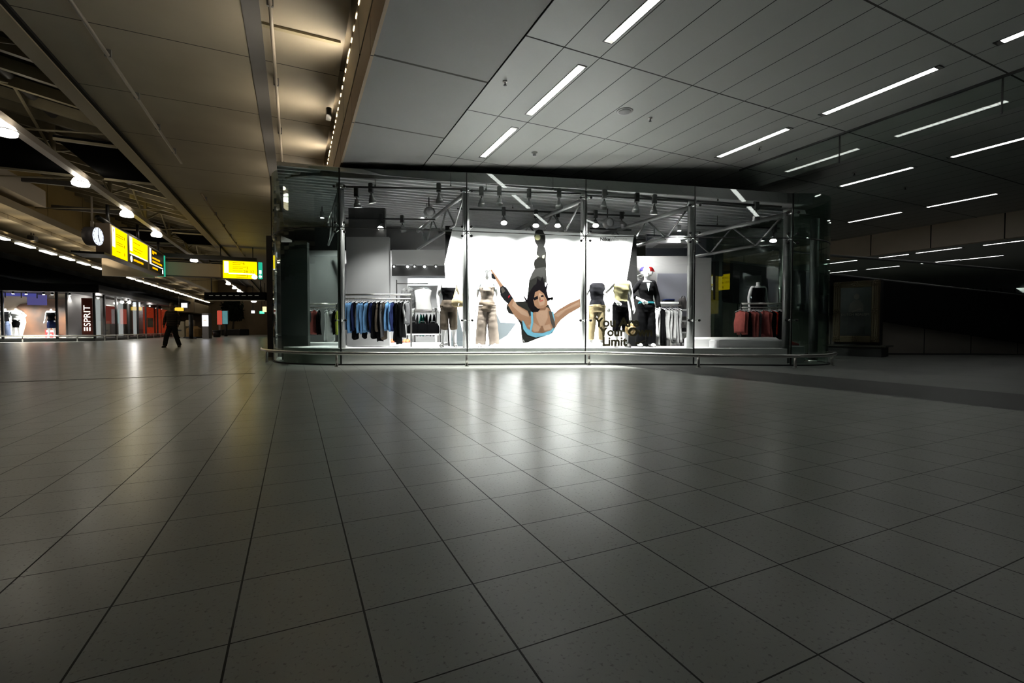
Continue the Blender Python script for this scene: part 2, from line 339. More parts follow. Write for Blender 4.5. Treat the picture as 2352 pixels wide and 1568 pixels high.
# ------------------------------------------------------------------ open roof on the left
b = MB(); sl = math.tan(math.radians(11.7))
b.add([(-4.0, 4, 6.0), (-15, 4, 6.0 + 11 * sl), (-15, 90, 6.0 + 11 * sl), (-4.0, 90, 6.0)], [(0, 1, 2, 3)]); b.add([(-4.0, 4, 6.1), (-15, 4, 6.1 + 11 * sl), (-15, 90, 6.1 + 11 * sl), (-4.0, 90, 6.1)], [(3, 2, 1, 0)])
struct('ceiling_roof', b, M_deck, 'dark sloping roof deck over the open roof', 'roof', HR)
for k in range(34):
    y = 8.85 + 1.03 * k
    b = MB(); b.add([(-4.05, 0, 5.74), (-13, 0, 5.74 + 8.95 * sl), (-13, .13, 5.74 + 8.95 * sl), (-4.05, .13, 5.74), (-4.05, 0, 5.98), (-13, 0, 5.98 + 8.95 * sl), (-13, .13, 5.98 + 8.95 * sl), (-4.05, .13, 5.98)], [(0, 3, 2, 1), (4, 5, 6, 7), (0, 1, 5, 4), (1, 2, 6, 5), (2, 3, 7, 6), (3, 0, 4, 7)])
    o = struct('roof_beam', b, M_joist, f'tan sloping roof joist, {ordw(k)} from the camera, over the hanging lamps', 'beam', HR, loc=G(0, y, 0)); o['group'] = 'sloping roof joists'
b = MB(); b.tube([(-5.62, 4, 6.3), (-5.62, 75, 6.3)], .11, 10); struct('beam_chord', b, mat('dark_chord', (.10, .095, .09), .5), 'dark round chord under the roof joists', 'beam', HR)
for k in range(8):
    y = 12.1 + 4.2 * k; b = MB(); b.tube([(-5.74, y, 5.4), (-5.64, y + 2.1, 6.2), (-5.74, y + 4.2, 5.4)], .035, 6); o = struct('beam_brace', b, M_joist, f'slanting roof brace {ordw(k)} along the lamp beam', 'beam', HR); o['group'] = 'slanting roof braces'
    b = MB(); b.box((-13, y + .4, 5.62), (-5.9, y + .52, 5.78)); o = struct('beam_cross', b, MATS['dark_chord'], f'dark cross beam {ordw(k)} behind the lamp beam', 'beam', HR); o['group'] = 'dark cross beams'
b = MB(); b.box((-5.85, 4, 5.24), (-5.65, 75, 5.40)); struct('beam_lamp_rail', b, mat('lamp_rail', (.34, .31, .29), .4), 'pale beam carrying the row of hanging lamps', 'beam', HR)
k = 0
for y in [10.2 + 4.2 * i for i in range(11)]:
    b = MB(); b.box((-5.79, y + 1.9, 5.4), (-5.69, y + 2.0, 6.25)); o = struct('beam_post', b, M_joist, f'short roof post {ordw(k)} along the lamp beam', 'beam', HR); o['group'] = 'short roof posts'
    b = MB(); b.tube([(-10.5, y + 1, 5.2), (-5.8, y + 1, 5.62), (-4.0, y + 1, 5.78)], .025, 6); o = struct('beam_tie', b, M_joist, f'thin roof tie rod {ordw(k)} along the lamp beam', 'beam', HR); o['group'] = 'thin roof tie rods'; k += 1
for i, (y0, y1) in enumerate([(15.4, 18.9), (27.8, 31.4), (39, 42)]):
    for j, (xa, xb) in enumerate([(-5.4, -4.15), (-8.0, -6.0)]):
        t = thing('acoustic_baffle', f'flat black baffle in the open roof, {ordw(i)} pair, {"beside the beige ceiling" if j == 0 else "beside the ventilation duct"}', 'baffle', G(0, 0, 0), HR, 'black roof baffles')
        b = MB(); b.box((xa, y0, 5.5), (xb, y1, 5.56)); b.build('panel', mat('matt_black', (.006, .006, .006), 1.0, spec=.0), t)
        for yy in (y0, y1 - .07):
            b = MB(); b.box((xa, yy, 5.44), (xb, yy + .07, 5.5)); b.build('edge_rail', M_joist, t)
# hanging lamps
def bowl():
    t = thing('pendant_lamp', 'bright round pendant lamp under the pale roof beam, first fully seen', 'pendant lamp', G(-5.74, 18.1, 5.05), HR, 'row of pendant lamps')
    b = MB(); b.rings([(-.05, 0, 0, .17, .17), (-.03, 0, 0, .205, .205), (.06, 0, 0, .21, .21), (.15, 0, 0, .16, .16), (.19, 0, 0, .09, .09)], 20); sh = b.build('shade', emat('pendant_glow', (1, .95, .84), 9), t)
    b = MB(); b.tube([(.225 * math.cos(a * PI / 12), .225 * math.sin(a * PI / 12), .045) for a in range(24)], .012, 6, True); b.build('ring', M_steel, sh)
    b = MB(); b.cyl((0, 0, .18), (0, 0, .30), .07, .05); b.build('gear_housing', M_track, t)
    b = MB(); b.tube([(0, 0, .28), (0, 0, .3)], .02, 8); b.build('stem', M_dark, t)
    return t
p0 = bowl(); pl_ = [p0]; names = ['cut off by the photo edge', None, 'second after the clock rod', 'third, above the black sign panel', 'fourth, beyond the yellow signs', 'fifth, far along the beam', 'first of the far four', 'second of the far four', 'third of the far four', 'last of the far four']
for i, y in enumerate([14.1, 18.1, 22.3, 26.5, 35.3, 44, 52, 57, 61.5, 66]):
    if i == 1: continue
    q = dup(p0, G(-5.74, y, 5.05), label=f'bright round pendant lamp under the pale roof beam, {names[i]}')
    if i >= 6: lamp('POINT', 'pendant_glow', q, (0, 0, -.15), 16, (1, .85, .62), .2)
    else: pl_.append(q)
for q in pl_: lamp('POINT', 'pendant_glow', q, (0, 0, -.15), PEND_W, (1, .82, .55), .2); lamp('POINT', 'uplight', q, (.3, 0, .3), 2.5, (1, .85, .6), .06)
# left side: duct box, clerestory wall, soffit, light trough
t = thing('ventilation_duct', 'large pale square duct end hanging at the left edge', 'duct', (0, 0, 0), HR); b = MB(); b.bbox((-8.75, 8, 5.15), (-8.15, 22.6, 5.75), .02); b.build('duct_body', mat('pale_duct', (.55, .48, .40), .35), t)
b = MB(); b.box((-9.05, 8, 5.14), (-8.75, 22.4, 5.2)); b.build('flange', M_steel, t)
b = MB(); b.box((-9.0, 10, 5.0), (-8.9, 75, 7.2)); struct('wall_clerestory', b, lines_mat('ochre_wall', (.40, .29, .11), (.14, .10, .04), 0, 3.4, 0, 1, .05, rough=.7), 'ochre clerestory wall above the left soffit', 'wall', HR)
b = MB(); b.box((-9.1, 8, 4.75), (-8.45, 75, 5.0)); struct('beam_soffit', b, mat('brown_soffit_beam', (.33, .27, .17), .6), 'brown beam below the ochre wall', 'beam', HR)
b = MB(); b.box((-13.5, 8, 4.6), (-9.1, 75, 4.74)); struct('ceiling_soffit', b, lines_mat('cream_soffit', (.62, .55, .42), (.2, .17, .12), 0, 3.2, 0, 0, .03, rough=.6), 'cream soffit lit by the tube lights', 'ceiling', HR)
b = MB(); b.box((-9.7, 8, 4.04), (-9.3, 75, 4.2)); struct('trim_6', b, mat('trough_brown', (.20, .16, .09), .6), 'brown trough over the tube lights', 'trim', HR)
for i in range(26):
    y = 20.9 + 1.84 * i
    t = thing('tube_light', f'warm tube light under the brown trough, {ordw(i)} from the left edge of the photo', 'tube light', G(-9.5, y, 3.97), HR, 'row of tube lights along the left shops')
    b = MB(); b.box((-.09, -.56, 0), (.09, .56, .05)); b.build('diffuser', emat('tube_glow', (1, .93, .74), FLUO_E), t)
    if i < 14: b = MB(); b.box((-.11, -.58, .05), (.11, .58, .075)); b.build('tray', M_dark, t)
for i, y in enumerate([24.6, 29.1, 33.8]):
    t = thing('trough_floodlight', f'small black floodlight on the brown trough, {ordw(i)} along it', 'floodlight', G(-9.3, y, 4.2), HR, 'floodlights on the trough'); b = MB(); b.bbox((-.1, -.2, 0), (.1, .2, .2), .03); b.build('lamp_body', M_track, t); b = MB(); b.cyl((0, .1, .2), (0, .1, .3), .02); b.cyl((0, -.1, .2), (0, -.1, .3), .02); b.build('bracket', M_track, t)
for k in (0, 1, 2, 3, 4, 5, 6, 8, 10, 12, 15, 18, 22): lamp('AREA', 'soffit_glow', bpy.data.objects['tube_light'] if k == 0 else bpy.data.objects[f'tube_light.{k:03d}'], (.55, 0, .06), 5, (1, .84, .58), (.25, 1.3), aim=(.3, 0, 1))
b = MB(); b.box((-13.5, 8, 3.4), (-9.9, 75, 3.62)); struct('ceiling_shops', b, MATS['matt_black'], 'dark ceiling over the left shop row', 'ceiling', HR)
b = MB(); b.box((-13.6, 8, 3.6), (-13.5, 75, 4.7)); struct('wall_left', b, M_black, 'dark wall behind the tube lights', 'wall', HR)
b = MB(); b.box((-30, 70, 0), (9, 70.3, 7)); struct('wall_far', b, mat('far_wood_wall', (.16, .11, .055), .6, noise=.2, nscale=.6), 'brown wall at the far end of the corridor', 'wall', HR)

# ------------------------------------------------------------------ the glass shop (world axes: x right, y away)
J = [(779, 9.42, 385), (1072, 9.48, 396), (1346, 9.62, 412), (1597, 9.44, 428), (1822, 9.25, 444.5)]
JP = []                                    # glass joints: (x, y, top z)
for px, Y, pt in J: a = at(px, pt, Y); JP.append((a.x, Y, a.z))
RL, RR = 2.23, 1.17
arcL = []                                  # left bent glass, from the first joint round to the side
for i in range(15):
    f = math.radians(65 * i / 14); arcL.append((JP[0][0] - RL * math.sin(f), JP[0][1] + RL * (1 - math.cos(f)), JP[0][2] + .25 * i / 14))
arcR = []
for i in range(17):
    f = math.radians(-6 + 121 * i / 16); arcR.append((JP[4][0] + RR * (math.sin(f) - math.sin(math.radians(-6))), JP[4][1] + RR * (math.cos(math.radians(-6)) - math.cos(f)), JP[4][2] + .08 * i / 16))
dirY = G(0, 1)
sideL = [(arcL[-1][0] + dirY.x * s, arcL[-1][1] + dirY.y * s, arcL[-1][2]) for s in (0, 2.5, 5)]
sideR = [(arcR[-1][0] + dirY.x * s, arcR[-1][1] + dirY.y * s, arcR[-1][2]) for s in (0, 2.2, 4.4)]
def sheet(mb, pts, z0, th=.012, z1=None, inset=0.0):
    n = len(pts); P = [Vector((p[0], p[1], 0)) for p in pts]; nor = []
    for i in range(n):
        d = (P[min(i + 1, n - 1)] - P[max(i - 1, 0)]).normalized(); nor.append(Vector((-d.y, d.x, 0)))
    vs = []
    for off in (inset - th / 2, inset + th / 2):
        for i in range(n):
            q = P[i] + nor[i] * off; vs += [(q.x, q.y, z0), (q.x, q.y, pts[i][2] if z1 is None else (z1(pts[i]) if callable(z1) else z1))]
    fs = []
    for i in range(n - 1):
        a, c = 2 * i, 2 * i + 2; o = 2 * n
        fs += [(a, c, c + 1, a + 1), (o + a, o + a + 1, o + c + 1, o + c), (a + 1, c + 1, o + c + 1, o + a + 1), (a, o + a, o + c, c)]
    fs += [(0, 1, 2 * n + 1, 2 * n), (2 * n - 2, 4 * n - 2, 4 * n - 1, 2 * n - 1)]
    mb.add(vs, fs); return mb
g = 1
for k in range(4):
    (x0, y0, z0), (x1, y1, z1) = JP[k], JP[k + 1]; dx = .006
    b = sheet(MB(), [(x0 + dx, y0, z0), (x1 - dx, y1, z1)], .02); o = struct(f'window_{g}', b, M_glass, f'{ordw(k)} flat glass pane of the shop front from its left corner', 'window'); g += 1
b = sheet(MB(), arcL, .02); struct(f'window_{g}', b, M_glassg, 'bent glass corner at the left end of the shop', 'window'); g += 1
b = sheet(MB(), arcR, .02); struct(f'window_{g}', b, M_glassg, 'bent glass corner at the right end of the shop', 'window'); g += 1
b = sheet(MB(), sideR, .02); struct(f'window_{g}', b, M_glassg, 'glass side wall of the shop at its right end', 'window'); g += 1
# black joints and base line
b = MB()
for (x, y, z) in JP: b.box((x - .012, y - .012, .02), (x + .012, y + .012, z))
struct('trim_7', b, M_sealant, 'black upright joints between the shop panes', 'trim')
allp = arcL[::-1] + JP[1:4] + arcR
zj = [2.84 + (p[0] + 5.5) * -.028 for p in allp]
b = MB(); b.tube([(p[0], p[1] - .004, zj[i]) for i, p in enumerate(allp)], .011, 6); struct('trim_8', b, M_sealant, 'black level joint across the upper shop glass', 'trim')
b = sheet(MB(), [(p[0], p[1] - .03, 0) for p in allp], .0, .05, .025); struct('trim_9', b, M_black, 'black base channel under the shop glass', 'trim')
b = sheet(MB(), [(p[0], p[1], p[2] - .0) for p in sideL], 0, .05); struct('wall_side', b, M_dark, 'dark left side wall of the shop', 'wall')
# platform inside
PZ = .335
plat = [(p[0], p[1] + .12) for p in JP]
pl = [(p[0] + .10, p[1] + .12) for p in arcL[::-1][3:-1]] + plat + [(5.75, 10.3), (-4.95, 11.3)]
b = MB(); b.prism(pl[:-2] + [(plat[-1][0] - .05, 10.9), (-4.6, 11.2)], 0, PZ); struct('floor_display_platform', b, M_white, 'white raised display platform behind the shop glass', 'platform')
b = MB(); b.prism([(-5.2, 11.0), (6.4, 10.5), (5.6, 14.9), (-7.0, 15.4)], .004, .012); struct('floor_shop', b, mat('shop_floor', (.45, .45, .45), .3), 'pale shop floor behind the platform', 'floor')
# columns
colpx = [(785, 9.75), (1070.5, 9.8), (1340, 9.95), (1585, 9.8), (1805, 9.6)]
COLS = []
for i, (px, Y) in enumerate(colpx):
    q = at(px, 756, Y); zt = JP[i][2] - .22; COLS.append((q.x, Y, zt))
    t = thing('shop_column', f'silver round column behind the shop glass, {ordw(i)} from the left', 'column', (q.x, Y, 0), 0, 'columns of the shop front')
    b = MB(); b.cyl((0, 0, 0), (0, 0, zt), .072, n=20); b.build('shaft', M_col, t); b = MB(); b.cyl((0, 0, 0), (0, 0, .03), .11, n=20); b.build('base_plate', M_steel, t)
    b = MB(); b.cyl((0, 0, zt - .06), (0, 0, zt), .085, n=20); b.build('top_cap', M_col, t)
for i, (px, Y, h) in enumerate([(1650, 13.2, 2.9), (1792, 11.6, 3.0), (1868, 10.5, 3.2)]):
    q = at(px, 756, Y); t = thing('rear_column', f'{["grey round column beside the pale partition", "thin bright steel column behind the red clothes rack", "green-tinted column in the bent right corner"][i]}', 'column', (q.x, Y, 0))
    b = MB(); b.cyl((0, 0, 0), (0, 0, h), [.11, .05, .09][i], n=18); b.build('shaft', [M_grey, M_steel, M_col][i], t); b = MB(); b.cyl((0, 0, 0), (0, 0, .03), .14, n=18); b.build('base_plate', M_steel, t)
# spider fittings
def spider(x, y, z, label, two=False):
    t = thing('glass_fitting', label, 'glass fitting', (x, y, z), 0, 'steel point fittings of the shop glass'); R = .105
    b = MB(); b.cyl((0, .02, 0), (0, .2, 0), .016); b.ball((0, .05, 0), .028); b.build('hub', M_chrome, t)
    for (u, v) in (((-1, 0), (1, 0)) if two else ((-1, -1), (1, -1), (-1, 1), (1, 1))):
        n = math.hypot(u, v); u, v = u / n * R * (1 if two else 1.25), v / n * R * 1.25
        b = MB(); b.tube([(0, .06, 0), (u * .5, .065, v * .5), (u * .9, .045, v * .9), (u, .012, v)], [.012, .010, .009, .009], 8); ar = b.build('arm', M_chrome, t)
        b = MB(); b.cyl((u, .012, v), (u, -.02, v), .026, n=14); b.build('disc', M_track, ar)
for i, (x, y, z) in enumerate(JP):
    w = f'the {ordw(i)} black glass joint from the left'
    spider(x, y, zj[0] - .0 - (x + 5.5) * .028, f'four-armed steel fitting high on {w}'); spider(x, y, .91, f'two-armed steel fitting low on {w}', True); spider(x, y, z - .37, f'small steel fitting near the top of {w}', True)
# bulkhead, corrugated roof, trusses
b = sheet(MB(), [(p[0], p[1] + .18, 0) for p in JP], 0, .06); b.v = []; b.f = []; b.m = []; b.sm = []
pp = [(p[0], p[1] + .2, p[2]) for p in JP]; n = len(pp)
pp = [(arcL[k][0] + .19 * math.sin(math.radians(65 * k / 14)), arcL[k][1] + .19 * math.cos(math.radians(65 * k / 14)), arcL[k][2]) for k in (14, 12, 10, 8, 6, 4, 2)] + pp + [(arcR[5][0] - .12, arcR[5][1] + .2, arcR[5][2])]
for i in range(len(pp) - 1):
    (x0, y0, z0), (x1, y1, z1) = pp[i], pp[i + 1]; vs = []
    for dy in (0, .06): vs += [(x0, y0 + dy, z0 - .13), (x1, y1 + dy, z1 - .13), (x1, y1 + dy, z1 + .07), (x0, y0 + dy, z0 + .07)]
    b.add(vs, [(0, 1, 2, 3), (7, 6, 5, 4), (0, 4, 5, 1), (3, 2, 6, 7), (0, 3, 7, 4), (1, 5, 6, 2)])
struct('wall_shop_bulkhead', b, mat('bulkhead_grey', (.13, .133, .13), .4), 'grey bulkhead at the top of the shop glass', 'wall')
RT = math.radians(8.0)
def roofz(x): return 3.93 - (x + 3.5) * .065
b = MB(); NX = 24; prof = []; yy = 9.45
y = 9.3
while y < 15.6:
    prof += [(y, 0), (y + .07, 0), (y + .10, .11), (y + .20, .11)]; y += .22
vs = []
for ix in range(NX + 1):
    for (yv, dz) in prof:
        yq = yv + .5; sh_ = (yq - 10.2) * .467; x = -4.9 - sh_ + 11.3 * ix / NX; vs.append((x, yq + (x + sh_) * math.tan(RT) * .6, roofz(x) + dz))
m_ = len(prof); fs = [(ix * m_ + k, ix * m_ + k + 1, (ix + 1) * m_ + k + 1, (ix + 1) * m_ + k) for ix in range(NX) for k in range(m_ - 1)]
b.add(vs, fs)
b.add([(-4.9, 9.8, roofz(-4.9) + .08), (6.3, 9.8, roofz(6.3) + .08), (3.4, 16.5, roofz(3.4) + .1), (-7.9, 16.5, roofz(-7.9) + .1)], [(0, 1, 2, 3)])
struct('ceiling_shop', b, M_corr, 'corrugated metal roof deck inside the shop', 'ceiling')
for i in range(5):
    cx, cy, cz = COLS[i]; L = [3.9, 4.2, 4.2, 3.6, 3.2][i]; zt = cz - .10; zb = zt - .52
    t = thing('roof_truss', f'grey tube truss running back from the {ordw(i)} shop column', 'truss', (cx, cy, 0), HR, 'tube trusses of the shop roof')
    b = MB(); b.tube([(0, .05, zt), (0, L, zt)], .05, 12); b.build('top_chord', M_col, t); b = MB(); b.tube([(0, .75, zb), (0, L, zb)], .035, 10); b.build('bottom_chord', M_col, t)
    k = 0; yv = .1; nodes = []
    while yv < L - .3: nodes.append((yv, zt if k % 2 == 0 else zb)); yv += .62; k += 1
    for a, c in zip(nodes, nodes[1:]):
        b = MB(); b.tube([(0, a[0], a[1]), (0, c[0], c[1])], .021, 8); b.build('web_tube', M_col, t)
# lighting tracks and spots
TR = []
def track(pa, pb, label, hang=((.15), (.85)), drop=.35):
    a, c = Vector(pa), Vector(pb); d = (c - a); t = thing('lighting_track', label, 'lighting track', a, 0, 'black lighting tracks of the shop'); d_ = d.normalized(); s_ = Vector((-d_.y, d_.x, 0)).normalized() * .018
    b = MB(); vs = []
    for q in (Vector((0, 0, 0)), d): vs += [q - s_, q + s_, q + s_ + Vector((0, 0, .035)), q - s_ + Vector((0, 0, .035))]
    b.add(vs, [(0, 1, 5, 4), (1, 2, 6, 5), (2, 3, 7, 6), (3, 0, 4, 7), (0, 3, 2, 1), (4, 5, 6, 7)]); b.build('rail', M_track, t)
    for h in hang:
        q = d * h; b = MB(); b.cyl((q.x, q.y, .035), (q.x, q.y, drop), .006, n=6); b.cyl((q.x, q.y, .03), (q.x, q.y, .08), .02, .008, 8); b.build('hanger_rod', M_track, t)
    return t
def rod(px0, py0, px1, py1, Y, Y2=None): return at(px0, py0, Y), at(px1, py1, Y2 or Y)
track(*rod(795, 431, 1062, 437, 9.66), 'front black lighting track in the first shop bay', (.25, .9), .3); track(*rod(1078, 440, 1334, 447, 9.72), 'front black lighting track above the poster', (.15, .75), .3)
track(*rod(1348, 451, 1580, 465, 9.72), 'front black lighting track in the third bay', (.2, .8), .22); track(*rod(1600, 464, 1795, 477, 9.75), 'front black lighting track in the right bay', (.25, .8), .15)
track(*rod(795, 503, 1000, 506, 11.6), 'rear black lighting track in the first shop bay', (.1, .9), .5); track(*rod(1050, 481, 1334, 491, 11.2), 'second black lighting track above the poster', (.45,), .4)
track(*rod(1348, 493, 1470, 498, 11.2), 'second black lighting track in the third bay', (.7,), .3); track(*rod(1600, 519, 1790, 526, 11.0), 'rear black lighting track in the right bay', (.25, .7), .3)
track(*rod(1355, 526, 1450, 530, 12), 'short rear lighting track beside the poster top', (.4,), .4)
def track_spot(px, py, Y, label, aim, power, cone=70, lit=True, hang=.09):
    p = at(px, py, Y); t = thing('track_spotlight', label, 'spotlight', p, 0, 'spotlights on the shop tracks')
    b = MB(); b.bbox((-.045, -.05, .0), (.045, .05, .19), .012); b.build('gear_box', M_track, t)
    a = Vector(aim) - p; a.normalize(); c = Vector((0, .02, -.07))
    b = MB(); b.cyl((0, 0, .02), c, .014, n=8); b.build('yoke', M_track, t)
    b = MB(); b.tube([c - a * .03, c + a * .03, c + a * .08], [.03, .05, .075], 16); b.tube([c + a * .08, c + a * .14], [.075, .08], 16, cap=False); rf = b.build('reflector', mat('spot_reflector', (.22, .22, .22), .35, metal=.7), t)
    b = MB(); b.cyl(c + a * .082, c + a * .088, .062, n=16); b.build('lens', M_bulb if lit else M_white2, rf)
    if power: lamp('SPOT', 'beam', t, c + a * .15, power, (1, .98, .95), .05, math.radians(cone), a, 1.0)
    return t
PO = lambda px, py, Y=10.6: at(px, py, Y)
sp = [(819, 452, 9.71, PO(850, 740, 10.25), SHOP_W * .6, 'first on the front track of the first bay'), (852, 442, 9.71, PO(920, 740, 10.3), SHOP_W * .6, 'second on the front track of the first bay'), (1008, 442, 9.71, PO(1030, 775), SPOT_W * .8, 'third on the front track of the first bay'),
      (876, 508, 11.6, PO(830, 700, 10.3), SHOP_W * .5, 'glowing, first on the rear track of the first bay'), (924, 512, 11.6, PO(960, 690, 12.5), SHOP_W, 'glowing, second on the rear track of the first bay'),
      (1106, 450, 9.71, PO(1100, 730), SPOT_W, 'first on the front track above the poster'), (1147, 449, 9.71, PO(1150, 750), SPOT_W, 'second on the front track above the poster'), (1215, 455, 9.71, PO(1235, 720), SPOT_W, 'third on the front track above the poster'), (1284, 455, 9.71, PO(1290, 745), SPOT_W, 'fourth on the front track above the poster'),
      (1157, 494, 11.2, PO(1170, 760, 9.9), SPOT_W * .3, 'first on the second track above the poster'), (1231, 500, 11.2, PO(1230, 790, 9.9), SPOT_W * .3, 'second on the second track above the poster'), (1281, 500, 11.2, PO(1290, 780, 9.9), SPOT_W * .3, 'third on the second track above the poster'),
      (1388, 456, 9.71, PO(1350, 730), SPOT_W, 'first on the front track of the third bay'), (1463, 464, 9.71, PO(1410, 735), SPOT_W, 'second on the front track of the third bay'), (1503, 468, 9.71, PO(1490, 700, 10.0), SHOP_W, 'third on the front track of the third bay'),
      (1368, 500, 11.2, PO(1380, 760, 10.0), SHOP_W * .8, 'first on the second track of the third bay'), (1428, 502, 11.2, PO(1540, 700, 12.0), SHOP_W, 'second on the second track of the third bay'), (1737, 482, 9.75, PO(1740, 720, 10.4), 0, 'unlit, on the front track of the right bay'), (1778, 534, 11.0, PO(1760, 760, 10.2), 8, 'glowing alone on the rear track of the right bay')]
for px, py, Y, aim, w, lab in sp: track_spot(px, py, Y, f'black track spotlight, {lab}', aim, w, 88 if Y < 9.8 else 80, w != 0)
for i, (px, Y) in enumerate([(1560, 12.2), (970, 13.2), (740, 12.6)]):
    q = at(px, 500 if i else 530, Y); t = thing('ceiling_spotlight', ['round grey spotlight above the wall shelves', 'round grey spotlight above the hanging white tee', 'round grey spotlight in the left back corner'][i], 'spotlight', q)
    b = MB(); b.cyl((0, 0, 0), (0, 0, .16), .05); b.build('lamp_body', M_grey, t); b = MB(); b.cyl((0, 0, -.006), (0, 0, 0), .045); b.build('lens', M_bulb, t); b = MB(); b.cyl((0, 0, .16), (0, 0, roofz(q.x) - q.z), .012); b.build('stem', M_track, t)
    lamp('SPOT', 'beam', t, (0, 0, -.03), SHOP_W * 1.6, (1, .98, .96), .06, math.radians(130), (0, .15 if i else .3, -1), .8)
for px, py, i, w in ((986, 487, 1, 'first wide bay'), (1397, 512, 2, 'middle bay')):
    q = at(px, py, 11.0); t = thing('roof_speaker', f'small grey eight-sided box fixed to the roof truss of the {w}', 'speaker', q, HR); b = MB(); b.cyl((0, -.06, 0), (0, .06, 0), .13, n=8); b.build('speaker_body', M_grey, t); b = MB(); b.cyl((0, -.066, 0), (0, -.06, 0), .09, n=8); b.build('grille', M_white2, t); b = MB(); b.cyl((0, .03, .1), (0, .03, roofz(q.x) + .02 - q.z), .015, n=6); b.build('bracket', M_track, t)
q = at(1545, 556, 12.6); t = thing('air_conditioner', 'pale grey square air conditioner unit hanging above the shelf wall', 'air conditioner', q); b = MB(); b.bbox((-.62, -.4, -.09), (.55, .4, .09), .03); b.build('unit_body', M_white2, t); b = MB(); b.box((-.45, -.28, -.10), (.38, .28, -.09)); b.build('grille', M_grey, t)
for x in (-.5, .43): b = MB(); b.cyl((x, 0, .09), (x, 0, roofz(q.x) + .03 - q.z), .012, n=6); b.build('hanger_rod', M_track, t)
# poster ---------------------------------------------------------------------------------------------
PY = 10.62
def PP(px, py, off=0.0): return at(px, py, PY) + Vector((0, -off, 0))
t = thing('poster_wall', 'huge white poster of a diving woman with outstretched arms behind the mannequins', 'poster', (0, 0, 0))
out = [(1040, 521), (1456, 541), (1438, 652), (1440, 797.5), (1034, 797.5), (1021, 606)]
b = MB(); q = [PP(*p) for p in out]; n = len(q)
b.add(q + [v + Vector((0, .10, 0)) for v in q], [tuple(range(n - 1, -1, -1))]); b.mat(1).f += [tuple(range(n, 2 * n))] + [(i, (i + 1) % n, n + (i + 1) % n, n + i) for i in range(n)]; b.m += [1] * (n + 1); b.sm += [False] * (n + 1)
pan = b.build('panel', [mat('poster_white', (.80, .81, .82), .8, spec=.1), M_black], t)
pc = {'sole': (.12, .12, .115), 'disc': (3, 3, 1.6), 'trouser': (.035, .035, .032), 'trouser2': (.09, .09, .085), 'hair': (.012, .01, .012), 'skin': (.42, .24, .15), 'skin2': (.55, .36, .25), 'skin3': (.28, .15, .09), 'blue': (.22, .55, .72), 'black': (.02, .02, .022), 'red': (.5, .02, .04), 'lip': (.5, .12, .1), 'strap': (.10, .09, .08), 'haze': (.62, .72, .78)}
pm = {k: mat('print_' + k, tuple(min(x * .05, .8) for x in v), .9, spec=0.0) for k, v in pc.items()}; pk = list(pc)
